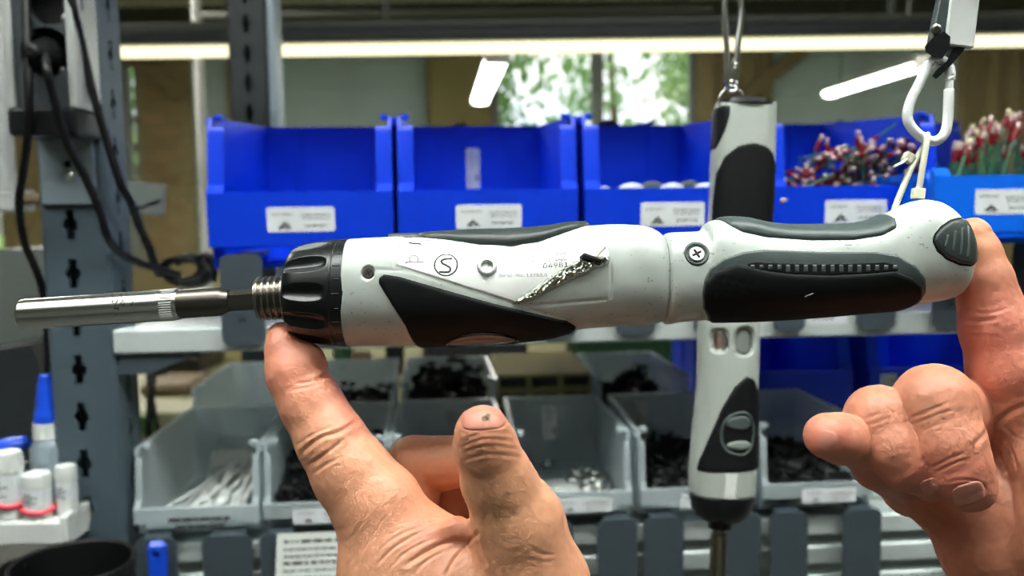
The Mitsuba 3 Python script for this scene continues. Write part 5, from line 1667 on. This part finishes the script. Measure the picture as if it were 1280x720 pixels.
# ================================================================ BEHIND THE RACK: FACING BENCH AND ITS CLUTTER
zb = 1.45 - .33
bench = thing("facing_bench", "pale workbench standing behind the rack", "bench")
b0, b1 = W(120, 470, 1.7), W(1000, 470, 1.7)
part(bench, "top", box(b0[0] - .1, b1[0] + .3, 1.42, 2.35, zb - .03, zb, .003), "desk", 30)
for x in (b0[0] + .05, b1[0] + .1):
    for y in (1.5, 2.25):
        part(bench, "leg", box(x, x + .05, y, y + .05, 0, zb - .03, .003), "grey", 30)
part(bench, "front_strip", box(b0[0] - .1, b0[0] + .22, 1.40, 1.42, zb - .032, zb - .002, .002), "green_stripe", 30, label="green strip along the bench front")
def onbench(px, y):
    return float(W(px, 440, y / math.cos(PITCH) * .985)[0])
def crate(px0, px1, y, h, d, mat, name, label, cat, ribs=0, rnd=.012):
    x0, x1 = onbench(px0, y), onbench(px1, y)
    cs = m3.CrossSection.square([x1 - x0 - 2 * rnd, d - 2 * rnd]).translate([x0 + rnd, y + rnd]).offset(rnd, m3.JoinType.Round, 2, 24)
    m = cs.extrude(h) - cs.offset(-.004).extrude(h).translate([0, 0, .004])
    k = thing(name, label, cat)
    part(k, "body", m.translate([0, 0, zb]), mat, 30)
    for i in range(ribs):
        xx = x0 + (x1 - x0) * (i + .5) / ribs
        part(k, "rib", box(xx - .005, xx + .005, y - .004, y + .004, zb, zb + h - .004, .002), mat, 30)
    part(k, "rim", (cs.offset(.004) - cs.offset(-.003)).extrude(.008).translate([0, 0, zb + h]), mat, 30)
    return k
crate(524, 660, 1.78, .13, .2, "grey_dark", "grey_crate", "dark grey crate on the facing bench under the black grip", "crate", 0, .02)
crate(716, 866, 1.72, .13, .22, "green", "green_crate", "dark green ribbed crate on the facing bench", "crate", 9, .03)
x0, x1 = onbench(640, 2.15), onbench(770, 2.15)
bd = solo("beige_board", box(x0, x1, 2.15, 2.17, zb, zb + .3, .003), "beige", "beige board standing on the facing bench between the grey and the green crate", "board")
x0, x1 = onbench(262, 1.9), onbench(300, 1.9)
solo("beige_post", box(x0, x1, 1.9, 1.95, zb, zb + .32, .004), "beige", "beige post on the facing bench behind the leftmost bins", "post")
mm = thing("small_machine", "brown and black small machine on the facing bench left of the beige post", "machine")
x0, x1 = onbench(182, 1.8), onbench(252, 1.8)
part(mm, "base", box(x0, x1, 1.75, 1.95, zb, zb + .035, .006), "black_plastic", 30)
part(mm, "arm", box(x0 + .02, x0 + .05, 1.8, 1.85, zb + .035, zb + .13, .006), "brown", 30)
part(mm, "head", box(x0 + .01, x1 - .015, 1.78, 1.88, zb + .085, zb + .125, .012), "brown", 30)
part(mm, "motor", lathe([x1 - .045, 1.83, zb + .03], [x1 - .045, 1.83, zb + .09], [(0, .02), (.002, .03), (.055, .03), (.06, .02)], 30), "black_plastic", 35)
x0 = onbench(176, 1.6)
solo("brown_tray", box(x0, x0 + .09, 1.55, 1.68, zb, zb + .02, .006), "brown", "low brown tray at the left end of the facing bench", "tray")
for i, (px, y, rr, h, mat, lab) in enumerate([(448, 1.7, .02, .05, "brown", "small brown pot on the facing bench right of the raised finger"), (470, 1.66, .014, .03, "desk", "small pale pot on the facing bench right of the raised finger"), (490, 1.75, .02, .07, "black_plastic", "black pot on the facing bench beside the grey crate"), (424, 1.8, .022, .06, "green", "small green pot on the facing bench behind the raised finger"), (880, 1.8, .022, .06, "brown", "brown pot on the facing bench right of the green crate")]):
    x = onbench(px, y)
    solo("small_pot", lathe([x, y, zb], [x, y, zb + h], [(0, rr * .85), (h * .9, rr), (h, rr * .96), (h * .97, rr * .85), (h * .3, rr * .8), (h * .3, .0003)], 28), mat, lab, "pot", smooth=35)
# dark drawers on the shelf in the second row gap
dr_ = thing("drawer_stack", "stack of black drawers with pale rims in the gap of the second row", "drawers")
x0, z0 = RX(622, 514, .22)
x1, z1 = RX(740, 466, .22)
zf = ZL - .004
fr_ = box(x0, x1, .22, .36, zf, z1, .001)
cols, rws = 3, 5
hs = (z1 - zf) / rws
for i in range(cols):
    for j in range(rws):
        a0 = x0 + (x1 - x0) * i / cols + .003
        a1 = x0 + (x1 - x0) * (i + 1) / cols - .003
        fr_ = fr_ - box(a0, a1, .2, .35, zf + hs * j + .003, zf + hs * (j + 1) - .003)
part(dr_, "frame", fr_, "beige", 30, label="pale frame", frame=RW)
for i in range(cols):
    for j in range(rws):
        a0 = x0 + (x1 - x0) * i / cols + .0034
        a1 = x0 + (x1 - x0) * (i + 1) / cols - .0034
        k = part(dr_, "drawer", box(a0, a1, .224, .34, zf + hs * j + .0034, zf + hs * (j + 1) - .0034, .001), "black_plastic", 30, frame=RW)
# rolls and rings lying on the second row of blue bins
for p, lab in ((555, "blue bin in the second row behind the bin with the tall label"), (724, "blue bin in the second row carrying dark rolls")):
    x, _ = RX(p, 160, .25)
    _, z = RX(p, 170, .25)
    place_bin(BLUE_BIN, "storage_bin", "blue", lab, "blue bins in the second row", x, .25, z - .118, TI, 0)
def roll(px, py, rr, w, mat, label, inner=.45):
    x, z = RX(px, py, .30)
    k = thing("tape_roll", label, "roll", "rolls on the second row of bins")
    prof = [(0, rr * inner), (0, rr * .96), (w * .05, rr), (w * .95, rr), (w, rr * .96), (w, rr * inner), (0, rr * inner)]
    part(k, "roll", mapped(fixwind(*lathe([x, .30, z], [x, .34, z - .003], prof, 44)), RW), mat, 35)
    part(k, "core", mapped(fixwind(*lathe([x, .302, z], [x, .34, z - .003], [(0, rr * inner * .8), (0, rr * inner), (w * .9, rr * inner), (w * .9, rr * inner * .8), (0, rr * inner * .8)], 32)), RW), "brown", 35)
roll(576, 172, .017, .02, "steel", "steel ring standing behind the second blue bin", .8)
roll(735, 172, .014, .03, "black_plastic", "black roll at the left of the rolls behind the third bin")
roll(760, 170, .019, .03, "brown", "brown roll behind the third blue bin")
roll(778, 174, .016, .03, "black_plastic", "black roll right of the brown roll")
roll(813, 174, .016, .03, "black_plastic", "black roll standing apart on the right behind the third bin")
